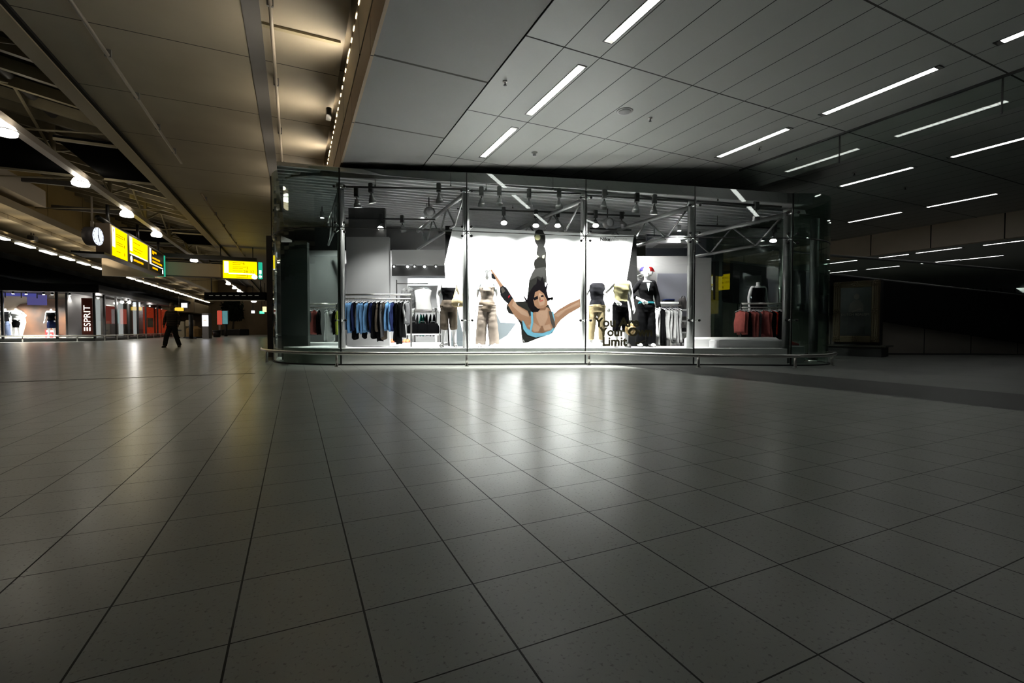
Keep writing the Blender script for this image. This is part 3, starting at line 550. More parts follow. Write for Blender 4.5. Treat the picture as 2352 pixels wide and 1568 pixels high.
fig = [('haze', [(1036, 640), (1062, 760), (1075, 796), (1036, 796)]), ('haze', [(1120, 797), (1165, 770), (1186, 742), (1150, 740), (1130, 700), (1128, 780)]),
 ('trouser', [(1165, 698), (1163, 708), (1168, 719), (1182, 723), (1190, 735), (1197, 748), (1200, 772), (1205, 787), (1212, 786), (1240, 775), (1268, 765), (1280, 745), (1260, 700), (1230, 690), (1200, 692), (1180, 693)]),
 ('sole', [(1230, 530), (1237, 527), (1246, 528), (1252, 540), (1253, 556), (1249, 568), (1236, 568), (1229, 556), (1227, 542)]), ('disc', [(1235 + 6.5 * math.cos(a * PI / 8), 545 + 6.5 * math.sin(a * PI / 8)) for a in range(16)]),
 ('trouser2', [(1234, 567), (1251, 567), (1255, 580), (1254, 598), (1234, 598), (1232, 582)]), ('disc', [(1233, 585), (1237, 588), (1238, 595), (1234, 594)]), ('disc', [(1246, 587), (1251, 585), (1249, 595), (1246, 595)]),
 ('trouser', [(1227, 598), (1236, 590), (1254, 594), (1255, 612), (1253, 628), (1236, 630), (1228, 618), (1226, 606)]), ('trouser2', [(1228, 617), (1254, 612), (1256, 650), (1240, 645), (1222, 660), (1214, 670), (1215, 644), (1222, 627)]),
 ('trouser', [(1215, 645), (1235, 634), (1252, 640), (1250, 690), (1220, 715), (1196, 712), (1210, 690), (1213, 668)]),
 ('skin', [(1178, 683), (1186, 699), (1212, 714), (1220, 735), (1203, 742), (1183, 727), (1166, 700)]), ('skin2', [(1180, 688), (1190, 703), (1212, 718), (1215, 728), (1198, 722), (1176, 702)]),
 ('skin', [(1149, 661), (1157, 657), (1140, 633), (1129, 618), (1126, 620)]), ('black', [(1128, 627), (1133, 629), (1139, 640), (1136, 642), (1129, 638)]),
 ('black', [(1148, 661), (1155, 656), (1163, 660), (1178, 684), (1168, 698), (1158, 689), (1149, 677)]), ('strap', [(1150, 663), (1155, 659), (1161, 668), (1154, 674)]), ('red', [(1167, 681), (1171, 677), (1172, 679), (1168, 685)]),
 ('skin', [(1266, 726), (1284, 710), (1308, 696), (1334, 685), (1334, 704), (1306, 720), (1288, 734), (1274, 752)]), ('skin2', [(1272, 724), (1290, 713), (1330, 692), (1332, 699), (1300, 712), (1282, 728)]),
 ('skin', [(1204, 738), (1222, 722), (1232, 708), (1260, 707), (1268, 720), (1274, 746), (1268, 762), (1226, 766), (1208, 756)]), ('skin2', [(1226, 740), (1240, 750), (1262, 744), (1268, 756), (1228, 762), (1212, 748)]), ('skin3', [(1236, 763), (1245, 745), (1252, 763)]), ('skin2', [(1231, 706), (1258, 706), (1258, 730), (1250, 748), (1240, 748), (1232, 730)]), ('skin3', [(1234, 703), (1256, 705), (1252, 712), (1238, 713)]),
 ('hair', [(1213, 703), (1210, 690), (1215, 672), (1226, 656), (1240, 646), (1250, 650), (1255, 664), (1259, 682), (1264, 688), (1256, 692), (1246, 700), (1236, 716), (1222, 716)]), ('hair', [(1252, 660), (1260, 645), (1255, 668)]), ('hair', [(1256, 684), (1270, 688), (1271, 682), (1268, 689)]), ('hair', [(1212, 690), (1200, 674), (1209, 696)]), ('hair', [(1240, 648), (1246, 634), (1250, 652)]), ('hair', [(1232, 652), (1234, 638), (1243, 648)]),
 ('skin', [(1225, 690), (1229, 671), (1239, 666), (1249, 674), (1257, 690), (1258, 700), (1250, 707), (1236, 709), (1228, 702)]), ('skin2', [(1238, 672), (1245, 676), (1252, 690), (1250, 700), (1240, 702), (1236, 690)]), ('hair', [(1225, 684), (1235, 679), (1236, 686), (1227, 690)]), ('hair', [(1242, 679), (1248, 677), (1249, 681), (1243, 682)]), ('skin3', [(1238, 683), (1241, 682), (1242, 689), (1238, 690)]), ('lip', [(1238, 691), (1247, 688), (1248, 690), (1241, 693)]),
 ('blue', [(1199, 735), (1203, 738), (1211, 754), (1226, 764), (1246, 765), (1266, 758), (1273, 748), (1274, 756), (1262, 768), (1231, 775), (1212, 769), (1202, 756)]), ('blue', [(1219, 715), (1224, 717), (1225, 740), (1220, 763), (1216, 762), (1220, 740)]), ('blue', [(1267, 715), (1271, 715), (1274, 735), (1273, 740), (1269, 728)]), ('strap', [(1260, 714), (1267, 715), (1275, 745), (1272, 756), (1266, 742)]),
 ('trouser', [(1196, 744), (1199, 756), (1203, 784), (1208, 787), (1201, 787), (1198, 770)])]
b = MB()
for i, (c, poly) in enumerate(fig):
    b.mat(pk.index(c)); b.prism([(PP(*p).x, PP(*p).z) for p in poly], PY - .0008 - .00022 * i, PY - .0003 - .00022 * i, lambda u, v, h: (u, h, v))
b.build('printed_diver', [pm[k] for k in pk], pan)
b = MB(); put_text(b, 'Nike', .118, PP(1378, 553.5, .004), ext=.0006, bold=.003)
sw = [(1410, 543.5), (1412, 545.2), (1416, 544.3), (1423, 541), (1415, 543)]; b.prism([(PP(*p).x, PP(*p).z) for p in sw], PY - .003, PY - .002, lambda u, v, h: (u, h, v)); b.build('lettering', mat('print_grey', (.035, .035, .035), .9, spec=0), pan)
b = MB(); put_text(b, 'Women', .118, PP(1401, 553.5, .004), ext=.0006); b.build('pale_lettering', mat('print_pale', (.5, .5, .5), .9, spec=0), pan)
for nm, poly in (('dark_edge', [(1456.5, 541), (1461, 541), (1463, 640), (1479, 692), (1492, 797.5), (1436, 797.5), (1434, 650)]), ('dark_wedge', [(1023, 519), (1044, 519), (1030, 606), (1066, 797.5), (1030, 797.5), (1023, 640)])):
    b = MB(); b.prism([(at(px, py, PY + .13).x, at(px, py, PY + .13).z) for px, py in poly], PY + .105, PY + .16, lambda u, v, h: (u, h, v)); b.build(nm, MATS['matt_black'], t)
# lettering on the glass
GM = mat('olive_lettering', (.085, .07, .025), .6)
t = thing('window_lettering', 'olive lettering YOU ARE YOUR OWN LIMIT stuck on the third pane', 'lettering', (0, 0, 0)); b = MB()
def gl(px, py): 
    f = (px - 1346) / (1597 - 1346); return at(px, py, 9.62 + (9.44 - 9.62) * f - .012)
for txt, px, py, ex in (('You Are', 1367, 749.5, 1467), ('Your Own', 1378, 771, 1498), ('Limit', 1383, 793, 1440)):
    v, _ = text_shape(txt, 1, .001); wdt = max(p[0] for p in v); s = (gl(ex, py).x - gl(px, py).x) / wdt
    ux = gl(ex, py) - gl(px, py); ux.z = 0; put_text(b, txt, s, gl(px, py), ux, (0, 0, 1), .001, bold=.010)
b.build('letters', GM, t); b = MB(); sw = [(1459, 786), (1461, 791), (1468, 790), (1487, 779), (1468, 786)]; b.prism([(gl(*p).x, gl(*p).z) for p in sw], 9.528, 9.53, lambda u, v, h: (u, h + (u - gl(1470, 785).x) * -.075, v)); b.build('tick_mark', GM, t)
# guard rail -------------------------------------------------------------------------------------------
rp = [(600.5, 11.3, .262), (602, 10.7, .262), (612, 10.2, .262), (640, 9.75, .262), (690, 9.3, .26), (773, 9.06, .257), (1072, 9.18, .247), (1353, 9.42, .247), (1440, 9.22, .242), (1605, 8.78, .232), (1720, 8.70, .226), (1828, 8.74, .222), (1885, 8.95, .222), (1912, 9.3, .222), (1920, 9.75, .224), (1905, 10.2, .226)]
RP = [Vector((at(px, 756, Y).x, Y, z)) for px, Y, z in rp]
def smooth(pts, n=5):
    o = []
    for i in range(len(pts) - 1):
        p0, p1, p2, p3 = pts[max(i - 1, 0)], pts[i], pts[i + 1], pts[min(i + 2, len(pts) - 1)]
        for k in range(n):
            u = k / n; o.append(.5 * ((2 * p1) + (p2 - p0) * u + (2 * p0 - 5 * p1 + 4 * p2 - p3) * u * u + (3 * p1 - p0 - 3 * p2 + p3) * u ** 3))
    return o + [pts[-1]]
t = thing('guard_rail', 'low brushed steel guard rail round the glass shop front', 'rail', (0, 0, 0)); b = MB(); b.tube(smooth(RP), .033, 12); b.build('handrail', M_steel, t)
for i in (2, 5, 6, 7, 9, 11, 13):
    p = RP[i]; b = MB(); b.cyl((p.x, p.y, 0), (p.x, p.y, p.z), .026, n=12); b.cyl((p.x, p.y, 0), (p.x, p.y, .01), .045, n=14); b.build('post', M_steel, t)
# shop walls -------------------------------------------------------------------------------------------
def wallbox(name, px0, px1, pyt, Y, z0, m, label, th=.12, cat='wall'):
    a, c = at(px0, pyt, Y), at(px1, pyt, Y); b = MB(); b.box((a.x, Y, z0), (c.x, Y + th, a.z)); return struct(name, b, m, label, cat)
wallbox('partition_left', 795, 893, 544, 10.75, PZ, mat('partition_grey', (.20, .20, .202), .6), 'grey partition behind the long clothes rack', cat='wall')
wallbox('wall_shop_back', 660, 1040, 575, 14.2, 0, M_white2, 'white back wall of the shop')
wallbox('wall_left_back', 690, 786, 588, 13.8, 0, mat('dim_back', (.07, .072, .072), .4), 'dim dark back wall behind the rack in the bent left corner')
wallbox('wall_shop_top', 640, 1040, 520, 14.6, 0, M_dark, 'dark upper back wall of the shop')
wallbox('partition_bent', 644, 705, 556, 11.05, 0, mat('green_grey_panel', (.05, .058, .053), .5), 'dark green-grey panel behind the bent left corner')
wallbox('partition_dark', 800, 884, 477, 11.6, 0, M_dark, 'dark service shaft above the grey partition')
wallbox('wall_shelves', 1452, 1604, 588, 12.0, 0, mat('shelf_wall', (.38, .375, .375), .6), 'pale wall with shelves on the right of the shop')
wallbox('partition_right', 1597, 1634, 592, 11.3, 0, mat('partition_white', (.40, .40, .395), .5), 'narrow white partition end beside the right bay')
wallbox('wall_shop_grey', 1486, 1640, 508, 13.4, 2.4, mat('blue_grey', (.14, .15, .18), .6), 'blue grey upper wall behind the right bays')
q0, q1 = at(1510, 628, 11.97), at(1600, 690, 11.97); b = MB(); b.box((q0.x, 11.96, q1.z - .45), (q1.x, 12.0, q0.z)); struct('wall_recess', b, mat('lilac_grey', (.24, .24, .285), .5), 'lilac grey recess panel in the shelf wall', 'wall')
a, c = at(900, 590, 13.0), at(1036, 607, 13.0); b = MB(); b.box((a.x, 13, c.z), (c.x, 14.1, a.z + .2)); struct('ceiling_raft', b, M_white, 'white lowered ceiling raft in the back of the shop', 'ceiling')
t = thing('light_slot', 'long glowing light slot under the white raft at the back of the shop', 'light', (0, 0, 0)); a, c = at(937, 640, 13.9), at(1022, 653, 13.9); b = MB(); b.box((a.x, 13.9, c.z), (c.x, 13.96, a.z)); b.build('diffuser', emat('slot_glow', (.93, .96, 1), 4), t); b = MB(); b.box((a.x - .03, 13.96, c.z - .03), (c.x + .03, 14.2, a.z + .03)); b.build('frame', M_white, t)
for i, px in enumerate([905, 936, 952, 975, 1001]):
    q = at(px, 612, 13.1); t = thing('downlight', f'small bright downlight in the dark slot under the white raft, {ordw(i)} from the left', 'downlight', q, 0, 'downlights at the back of the shop'); b = MB(); b.cyl((0, 0, .02), (0, 0, .12), .05); b.build('housing', M_dark, t); b = MB(); b.ball((0, 0, 0), .035 if i == 1 or i == 3 else .022); b.build('lamp', emat('downlight_bulb', (1, 1, 1), 12), t)
a = at(900, 610, 13.2); c = at(1036, 633, 13.2); b = MB(); b.box((a.x, 13.2, c.z), (c.x, 13.26, a.z)); struct('trim_10', b, M_dark, 'dark slot under the white ceiling raft', 'trim')

# ------------------------------------------------------------------ figures
def fuse(mb, name, voxel, m, smooth=4):
    """melt overlapping shapes into one continuous skin"""
    me = mb.mesh(name, m); o = bpy.data.objects.new(name, me); COL.objects.link(o)
    r = o.modifiers.new('r', 'REMESH'); r.mode = 'VOXEL'; r.voxel_size = voxel; r.use_smooth_shade = True
    s = o.modifiers.new('s', 'SMOOTH'); s.iterations = smooth; s.factor = .5
    bpy.context.view_layer.update(); dg = bpy.context.evaluated_depsgraph_get()
    out = bpy.data.meshes.new_from_object(o.evaluated_get(dg)); out.name = name
    bpy.data.objects.remove(o); bpy.data.meshes.remove(me)
    for p in out.polygons: p.use_smooth = True
    if not out.materials: out.materials.append(m)
    return out
def hand(mb, w, d, side, s=1.0, curl=.5):
    """palm, four unequal bent fingers and a thumb; w wrist, d direction of the forearm"""
    d = Vector(d).normalized(); nrm = Vector((side, 0, 0)); nrm = (nrm - d * nrm.dot(d)).normalized(); lat = d.cross(nrm)
    w = Vector(w); mb.tube([w - d * .02, w + d * .03 * s, w + d * .085 * s], [(.022 * s, .022 * s), (.016 * s, .034 * s), (.014 * s, .038 * s)], 10)
    for k, L in enumerate((.062, .074, .070, .055)):
        a = w + d * .08 * s + lat * (.027 - .018 * k) * s; m1 = a + d * L * .5 * s - nrm * .006 * curl * s; e = m1 + (d - nrm * curl).normalized() * L * .5 * s
        mb.tube([a - d * .02 * s, a, m1, e], [.0085 * s, .009 * s, .0085 * s, .006 * s], 7)
    a = w + d * .025 * s + lat * .03 * s; mb.tube([a, a + (d * .6 + lat * .7).normalized() * .035 * s, a + (d * .9 + lat * .45).normalized() * .065 * s], [.011 * s, .0105 * s, .007 * s], 7)
def limb(mb, pts, rs, n=12): mb.tube(smooth([Vector(p) for p in pts], 5), [rs[min(int(i / 5), len(rs) - 2)] * (1 - (i % 5) / 5) + rs[min(int(i / 5), len(rs) - 2) + 1] * ((i % 5) / 5) if i < 5 * (len(pts) - 1) else rs[-1] for i in range(5 * (len(pts) - 1) + 1)], n)
TORSO = [(.80, .15, .10), (.88, .165, .112), (.96, .155, .105), (1.06, .122, .088), (1.14, .128, .09), (1.24, .152, .108), (1.32, .158, .10), (1.39, .165, .08), (1.43, .12, .066), (1.46, .058, .052)]
def body(pose, head=False, man=False):
    """one continuous body: torso, neck, two legs with feet, two arms; pose gives elbows, wrists, knees, ankles"""
    mb = MB(); k = 1.08 if man else 1
    lean = pose.get('lean', 0)
    mb.rings([(z, lean * (z - .9), 0, a * k, bb * k) for z, a, bb in TORSO], 24)
    mb.tube([(lean * .55, 0, 1.42), (lean * .6, .0, 1.50), (lean * .62, -.004, 1.555)], [.056, .048, .05], 14)
    for s in (-1, 1):
        kn, an = pose['leg' + 'LR'[s > 0]]
        limb(mb, [(s * .085, 0, .90), (s * .09, .0, .78), kn, (kn[0] * .5 + an[0] * .5, kn[1] * .5 + an[1] * .5 + .018, kn[2] * .5 + an[2] * .5 + .06), an], [.088, .085, .056, .054, .036])
        ax, ay, az = an; dx = s * .02
        mb.tube([(ax, ay + .03, az - .04), (ax + dx * .4, ay - .05, az - .045), (ax + dx, ay - .15, az - .065)], [(.034, .045), (.038, .035), (.034, .018)], 12)
        el, wr = pose['arm' + 'LR'[s > 0]]
        sh = (s * .165 * k + lean * .5, 0, 1.395)
        limb(mb, [(s * .11 + lean * .5, 0, 1.40), sh, (sh[0] * .5 + el[0] * .5 + s * .008, sh[1] * .5 + el[1] * .5, sh[2] * .5 + el[2] * .5), el, wr], [.05, .054, .046, .037, .024])
    hands = MB()
    for s in (-1, 1):
        el, wr = pose['arm' + 'LR'[s > 0]]; hand(hands, wr, Vector(wr) - Vector(el), s)
    if head:
        hx = lean * .62; mb.rings([(1.52, hx, -.01, .04, .045), (1.55, hx, -.02, .055, .07), (1.60, hx, -.012, .068, .088), (1.66, hx, 0, .075, .098), (1.71, hx, .01, .072, .095), (1.75, hx, .012, .05, .07), (1.768, hx, .012, .02, .03)], 20)
        mb.tube([(hx, -.09, 1.655), (hx, -.108, 1.625), (hx, -.095, 1.612)], [.009, .014, .01], 8)
        for s in (-1, 1): mb.ball((hx + s * .076, .01, 1.64), (.012, .02, .03), 8)
    return mb, hands
def figure_mesh(pose, m, head=False, man=False, voxel=.011):
    mb, hands = body(pose, head, man); me = fuse(mb, 'body', voxel, m)
    bm = bmesh.new(); bm.from_mesh(me); h = hands.mesh('hands', m); bm.from_mesh(h); bm.to_mesh(me); bm.free(); bpy.data.meshes.remove(h)
    for p in me.polygons: p.use_smooth = True
    return me
def wr(seed, z, a):                       # soft folds
    return 1 + .02 * math.sin(z * 47 + a * 2 + seed) + .018 * math.sin(z * 23 - a * 3 + seed * 2)
def shell(rs, seed=0, n=28, amp=1.0):     # cloth tube from rings (z, cx, cy, a, b)
    mb = MB(); vs = []; out = []
    for i in range(len(rs) - 1):
        for k in range(5):
            u = k / 5; out.append(tuple(rs[i][j] * (1 - u) + rs[i + 1][j] * u for j in range(5)))
    out.append(rs[-1]); fs = []
    for (z, cx, cy, a, b) in out:
        for k in range(n):
            an = 2 * PI * k / n; w = 1 + (wr(seed, z, an) - 1) * amp; vs.append((cx + a * w * math.cos(an), cy + b * w * math.sin(an), z))
    for i in range(len(out) - 1):
        for k in range(n): fs.append((i * n + k, i * n + (k + 1) % n, (i + 1) * n + (k + 1) % n, (i + 1) * n + k))
    mb.add(vs, fs, True); return mb
def top(z0, z1, grow=.012, lean=0, flare=0.0):
    pts = [t_ for t_ in TORSO if z0 < t_[0] < z1]
    def q(z):
        for a, c in zip(TORSO, TORSO[1:]):
            if a[0] <= z <= c[0]: u = (z - a[0]) / (c[0] - a[0]); return (z, a[1] + (c[1] - a[1]) * u, a[2] + (c[2] - a[2]) * u)
        return (z, TORSO[0][1], TORSO[0][2])
    return [(z, lean * (z - .9), 0, a + grow + (flare if z <= z0 + .01 else 0), b + grow) for z, a, b in [q(z0)] + pts + [q(z1)]]
def leg_cloth(pose, s, z_end, r_top=.1, r_end=.09, seed=0, flare=0.0):
    kn, an = pose['leg' + 'LR'[s > 0]]; mb = MB(); pts = [(s * .083, 0, .93), (s * .088, 0, .78), kn, (an[0], an[1], max(z_end, an[2] * .6))]
    if z_end > kn[2]: u = (z_end - .78) / (kn[2] - .78); pts = [pts[0], pts[1], (s * .088 + (kn[0] - s * .088) * u, kn[1] * u, z_end)]
    elif z_end > .15: u = (z_end - kn[2]) / (an[2] - kn[2]); pts = [pts[0], pts[1], kn, tuple(kn[j] + (an[j] - kn[j]) * u for j in range(3))]
    sp_ = smooth([Vector(p) for p in pts], 8); N = len(sp_)
    mb.tube(sp_, [(r_top + (r_end - r_top) * i / (N - 1)) * (1 + .035 * math.sin(i * 1.9 + seed)) for i in range(N)], 18); return mb
def sleeve(mb, pose, s, u1, r0=.066, r1=.05, lean=0):
    el, w = pose['arm' + 'LR'[s > 0]]; sh = Vector((s * .155 + lean * .5, 0, 1.40)); el, w = Vector(el), Vector(w)
    pts = [sh + Vector((-s * .03, 0, .005)), sh, sh.lerp(el, .5), el, el.lerp(w, .5), w][: u1]; mb.tube(smooth(pts, 4), [r0 + (r1 - r0) * i / (4 * (len(pts) - 1)) for i in range(4 * (len(pts) - 1) + 1)], 14)
def shoe(parent, pose, s, m, sole):
    ax, ay, az = pose['leg' + 'LR'[s > 0]][1]; dx = s * .02; b = MB(); b.tube([(ax, ay + .055, .055), (ax + dx * .4, ay - .05, .052), (ax + dx, ay - .13, .04), (ax + dx, ay - .185, .035)], [(.040, .045), (.045, .05), (.046, .036), (.026, .02)], 14); sh = b.build('shoe', [m], parent)
    b = MB(); b.tube([(ax, ay + .06, .012), (ax + dx * .5, ay - .06, .012), (ax + dx, ay - .195, .014)], [(.04, .012), (.048, .012), (.03, .012)], 12); b.build('sole', sole, sh)
ST = {'legL': ((-.10, -.01, .48), (-.115, .02, .09)), 'legR': ((.10, -.01, .48), (.115, .02, .09)), 'armL': ((-.235, .02, 1.12), (-.26, -.06, .88)), 'armR': ((.235, .02, 1.12), (.26, -.06, .88))}
def pose(**k): d = dict(ST); d.update(k); return d
def mannequin(px, Y, label, P, rz=0, sc=1.0, z=PZ, grp='white mannequins in the shop window', head=False, m=None):
    q = at(px, 756, Y); t = thing('mannequin', label, 'mannequin', (q.x, Y, z), rz, grp); t.scale = (sc,) * 3
    link('body', figure_mesh(P, m or MQ, head), t); return t
BLK = cloth('black', (.002, .002, .0023)); GRY = cloth('grey', (.05, .05, .053)); TAUPE = cloth('taupe', (.045, .036, .028)); TAUPE_L = cloth('taupe_light', (.085, .071, .06)); KHAKI = cloth('khaki', (.12, .097, .056)); OLIVE = cloth('pale_olive', (.11, .10, .055)); TEAL = cloth('teal', (.008, .06, .07)); WHITE = cloth('white', (.62, .62, .62), .04)
SKY = cloth('sky_blue', (.07, .15, .27)); NAVY = cloth('navy', (.008, .012, .04)); REDC = cloth('coral', (.30, .08, .07)); JADE = cloth('jade', (.02, .20, .15)); LGREY = cloth('light_grey', (.19, .19, .19)); SHOE_B = mat('dark_shoe', (.03, .028, .027), .5); SHOE_W = mat('white_shoe', (.72, .72, .72), .5)
MSC = .985
# 1 dark tube top and cargo bermudas
P1 = pose(legL=((-.10, -.02, .48), (-.14, .03, .09)), legR=((.10, -.02, .48), (.13, .03, .09)), armL=((-.235, .02, 1.12), (-.215, -.07, .87)), armR=((.24, .03, 1.13), (.235, -.13, 1.0)))
t = mannequin(1031, 10.12, 'headless white mannequin in dark strapless top and brown cargo bermudas, gold bag on arm', P1, .1, MSC)
shell(top(1.02, 1.31, .012), 1).build('tube_top', BLK, t); shell(top(.78, 1.04, .02), 2).build('waistband', TAUPE, t)
for s in (-1, 1): leg_cloth(P1, s, .40, .11, .078, s).build('bermuda_leg', TAUPE, t); shoe(t, P1, s, SHOE_B, SHOE_B)
bag = thing('shoulder_bag', 'cream and gold shoulder bag hanging on the first mannequin in the window', 'bag', tuple(at(1053, 690, 9.98)))
b = MB(); b.rings([(-.14, 0, 0, .09, .05), (-.10, 0, 0, .15, .075), (0, .005, 0, .15, .07), (.08, .01, 0, .11, .05), (.12, .01, 0, .05, .03)], 18); b.build('bag_body', cloth('cream_gold', (.30, .24, .14), .3), bag)
b = MB(); b.tube([(-.10, 0, .08), (-.05, .03, .28), (.03, .03, .36), (.07, .0, .25), (.09, 0, .08)], .009, 6); b.build('strap', cloth('gold_strap', (.45, .33, .15)), bag)
# 2 taupe overall, cap
P2 = pose(legL=((-.12, -.01, .48), (-.15, .02, .09)), legR=((.12, -.01, .48), (.16, .02, .09)), armL=((-.235, .03, 1.12), (-.26, -.05, .87)), armR=((.235, .03, 1.12), (.25, -.05, .87)))
t = mannequin(1119, 10.15, 'white mannequin in taupe overalls and white cap in front of the poster', P2, 0, MSC, head=True)
shell(top(.98, 1.33, .016), 3, amp=1.5).build('overall_bib', TAUPE_L, t); shell(top(.78, 1.0, .03), 4, amp=2).build('waist_gathers', TAUPE, t)
for s in (-1, 1):
    leg_cloth(P2, s, .07, .118, .115, s * 2).build('trouser_leg', TAUPE_L, t); shoe(t, P2, s, SHOE_W, SHOE_B)
    b = MB(); b.tube([(s * .10, -.10, 1.30), (s * .10, -.07, 1.42), (s * .09, .0, 1.465)], .012, 6); b.build('shoulder_strap', TAUPE_L, t); b = MB(); sleeve(b, P2, s, 3, .06, .052); b.build('tee_sleeve', cloth('pale_blue', (.55, .60, .63)), t)
b = MB(); b.rings([(1.68, 0, .005, .083, .105), (1.74, 0, .01, .075, .095), (1.785, 0, .012, .04, .05), (1.79, 0, .012, .01, .01)], 18); b.tube([(-.04, -.08, 1.69), (0, -.14, 1.685), (.04, -.08, 1.69)], [.02, .03, .02], 8); b.build('cap', WHITE, t)
# 3 dark grey top, khaki trousers
P3 = pose(legL=((-.11, -.01, .48), (-.13, .02, .09)), legR=((.10, -.05, .49), (.10, -.02, .09)), armL=((-.24, .02, 1.12), (-.23, -.06, .87)), armR=((.235, .03, 1.12), (.25, -.05, .87)))
t = mannequin(1371, 10.24, 'headless white mannequin in charcoal sleeveless top and khaki trousers beside the right poster column', P3, -.1, MSC)
shell(top(.93, 1.428, .018), 5).build('sleeveless_top', cloth('charcoal', (.0035, .0035, .0042)), t)
for s in (-1, 1):
    leg_cloth(P3, s, .17, .115, .062, s).build('trouser_leg', KHAKI, t); shoe(t, P3, s, SHOE_W, SHOE_W); b = MB(); b.tube([(s * .13, .0, 1.36), (s * .12, 0, 1.43)], [.06, .045], 12); b.build('shoulder_part', MATS['cloth_charcoal'], t)
shell(top(.78, .95, .02), 6).build('hip_part', KHAKI, t)
# 4 olive top, black capris
P4 = pose(legL=((-.10, -.02, .48), (-.10, .02, .09)), legR=((.11, .0, .48), (.14, .03, .09)), armL=((-.34, .05, 1.17), (-.15, -.13, 1.0)), armR=((.24, .03, 1.12), (.26, -.06, .87)))
t = mannequin(1426, 10.02, 'headless white mannequin in pale olive top and black capris with hand on hip', P4, .05, MSC)
shell(top(1.0, 1.395, .015), 7, amp=1.8).build('draped_top', OLIVE, t); shell(top(.78, 1.01, .018), 8).build('hip_part', BLK, t)
b = MB(); b.tube([(-.12, -.06, 1.32), (-.10, 0, 1.43)], .03, 8); b.build('shoulder_strap', OLIVE, t)
for s in (-1, 1): leg_cloth(P4, s, .36, .108, .085, s).build('capri_leg', BLK, t); shoe(t, P4, s, SHOE_B, SHOE_B)
bag = thing('round_bag', 'round tan bag with pale strap hanging beside the olive-top mannequin', 'bag', tuple(at(1448, 756, 9.86)))
b = MB(); b.ball((0, 0, 0), (.115, .05, .13), 18); bb_ = b.build('bag_body', cloth('tan', (.12, .085, .04), .25), bag); b = MB(); b.ball((0, -.045, .0), (.06, .02, .07), 12); b.build('front_pocket', cloth('tan_light', (.2, .15, .08)), bb_)
b = MB(); b.tube([(-.01, 0, .11), (-.02, .0, .35), (-.05, .02, .58)], .014, 6); b.build('strap', WHITE, bag); b = MB(); b.tube([(.02, .02, .11), (0, .03, .4), (-.04, .08, .6)], .014, 6); b.build('rear_strap', WHITE, bag)
# 5 black jacket, teal belt
P5 = pose(legL=((-.11, -.01, .48), (-.13, .03, .09)), legR=((.10, -.03, .48), (.11, 0, .09)), armL=((-.33, .06, 1.17), (-.14, -.13, 1.02)), armR=((.25, .04, 1.13), (.26, -.05, .88)))
t = mannequin(1484, 10.26, 'white mannequin in black zip jacket with teal belt and black trousers', P5, .05, 1.0, head=True)
shell(top(.99, 1.43, .024), 9).build('jacket', BLK, t); shell(top(.96, 1.0, .028), 2).build('belt', TEAL, t); shell(top(.78, .97, .02), 8).build('hip_part', BLK, t)
for s in (-1, 1):
    leg_cloth(P5, s, .08, .112, .10, s).build('trouser_leg', BLK, t); shoe(t, P5, s, SHOE_W, SHOE_B); b = MB(); sleeve(b, P5, s, 5 if s < 0 else 6, .072, .05); b.build('sleeve', BLK, t)
b = MB(); b.add([(-.035, -.128, 1.40), (.035, -.128, 1.40), (0, -.142, 1.22)], [(0, 1, 2)]); b.add([(-.035, -.120, 1.40), (.035, -.120, 1.40), (0, -.134, 1.22)], [(2, 1, 0)]); b.build('tank_neckline', cloth('pale_teal', (.45, .6, .6)), t)
def cap(px, py, Y, m, label):
    t = thing('baseball_cap', label, 'cap', tuple(at(px, py, Y))); b = MB(); b.rings([(0, 0, 0, .088, .10), (.05, 0, 0, .085, .095), (.09, 0, .005, .055, .065), (.105, 0, .005, .012, .012)], 18); b.build('crown', m, t)
    b = MB(); b.prism([(.06 * math.cos(a * PI / 8) + .05, -.11 * math.sin(a * PI / 8) * .9) for a in range(9)], -.004, .006); b.build('brim', m, t)
    b = MB(); b.rings([(-.10, 0, 0, .04, .05), (-.04, 0, 0, .07, .085), (.02, 0, 0, .076, .09)], 14); b.cyl((0, .05, -.04), (0, .9, -.06), .012, n=8); b.build('head_stand', MQ, t)
cap(1478, 623, 11.05, cloth('purple', (.10, .08, .30)), 'purple baseball cap on a white head stand above the black-jacket mannequin'); cap(1493, 623, 11.05, cloth('red', (.55, .02, .02)), 'red baseball cap on a white head stand above the black-jacket mannequin')

# ------------------------------------------------------------------ clothes racks
def garment_mesh(kind, seed, w=.40, h=.62, th=.032):
    r = random.Random(seed); mb = MB(); n = 20; rows_ = 14; vs = []
    for i in range(rows_ + 1):
        u = i / rows_; z = -.06 - u * h
        if kind == 'top': ww = w * (.30 + .70 * min(1, u * 7)) if u < .15 else w * (.92 + .10 * u)
        elif kind == 'pants': ww = w * (.62 + .12 * u)
        else: ww = w * (.5 + .35 * u)
        tt = th * (.5 + .8 * min(1, u * 3)) 
        for k in range(n):
            a = 2 * PI * k / n; fold = 1 + .28 * math.sin(3 * a + seed + u * 2) * u + .15 * math.sin(7 * a + seed * 2)
            vs.append((tt * math.cos(a) * fold + .012 * math.sin(seed + u * 5), ww / 2 * math.sin(a) * (1 + .05 * math.sin(seed * 3 + u * 9)), z + (.02 * math.sin(2 * a + seed) if i == rows_ else 0) - (abs(math.sin(a)) * .05 if i == 0 else 0)))
    fs = [(i * n + k, i * n + (k + 1) % n, (i + 1) * n + (k + 1) % n, (i + 1) * n + k) for i in range(rows_) for k in range(n)] + [tuple(range(n)), tuple(range(rows_ * n, rows_ * n + n))]
    mb.add(vs, fs, True); return mb
HM = mat('hanger_clear', (.45, .45, .47), .2)
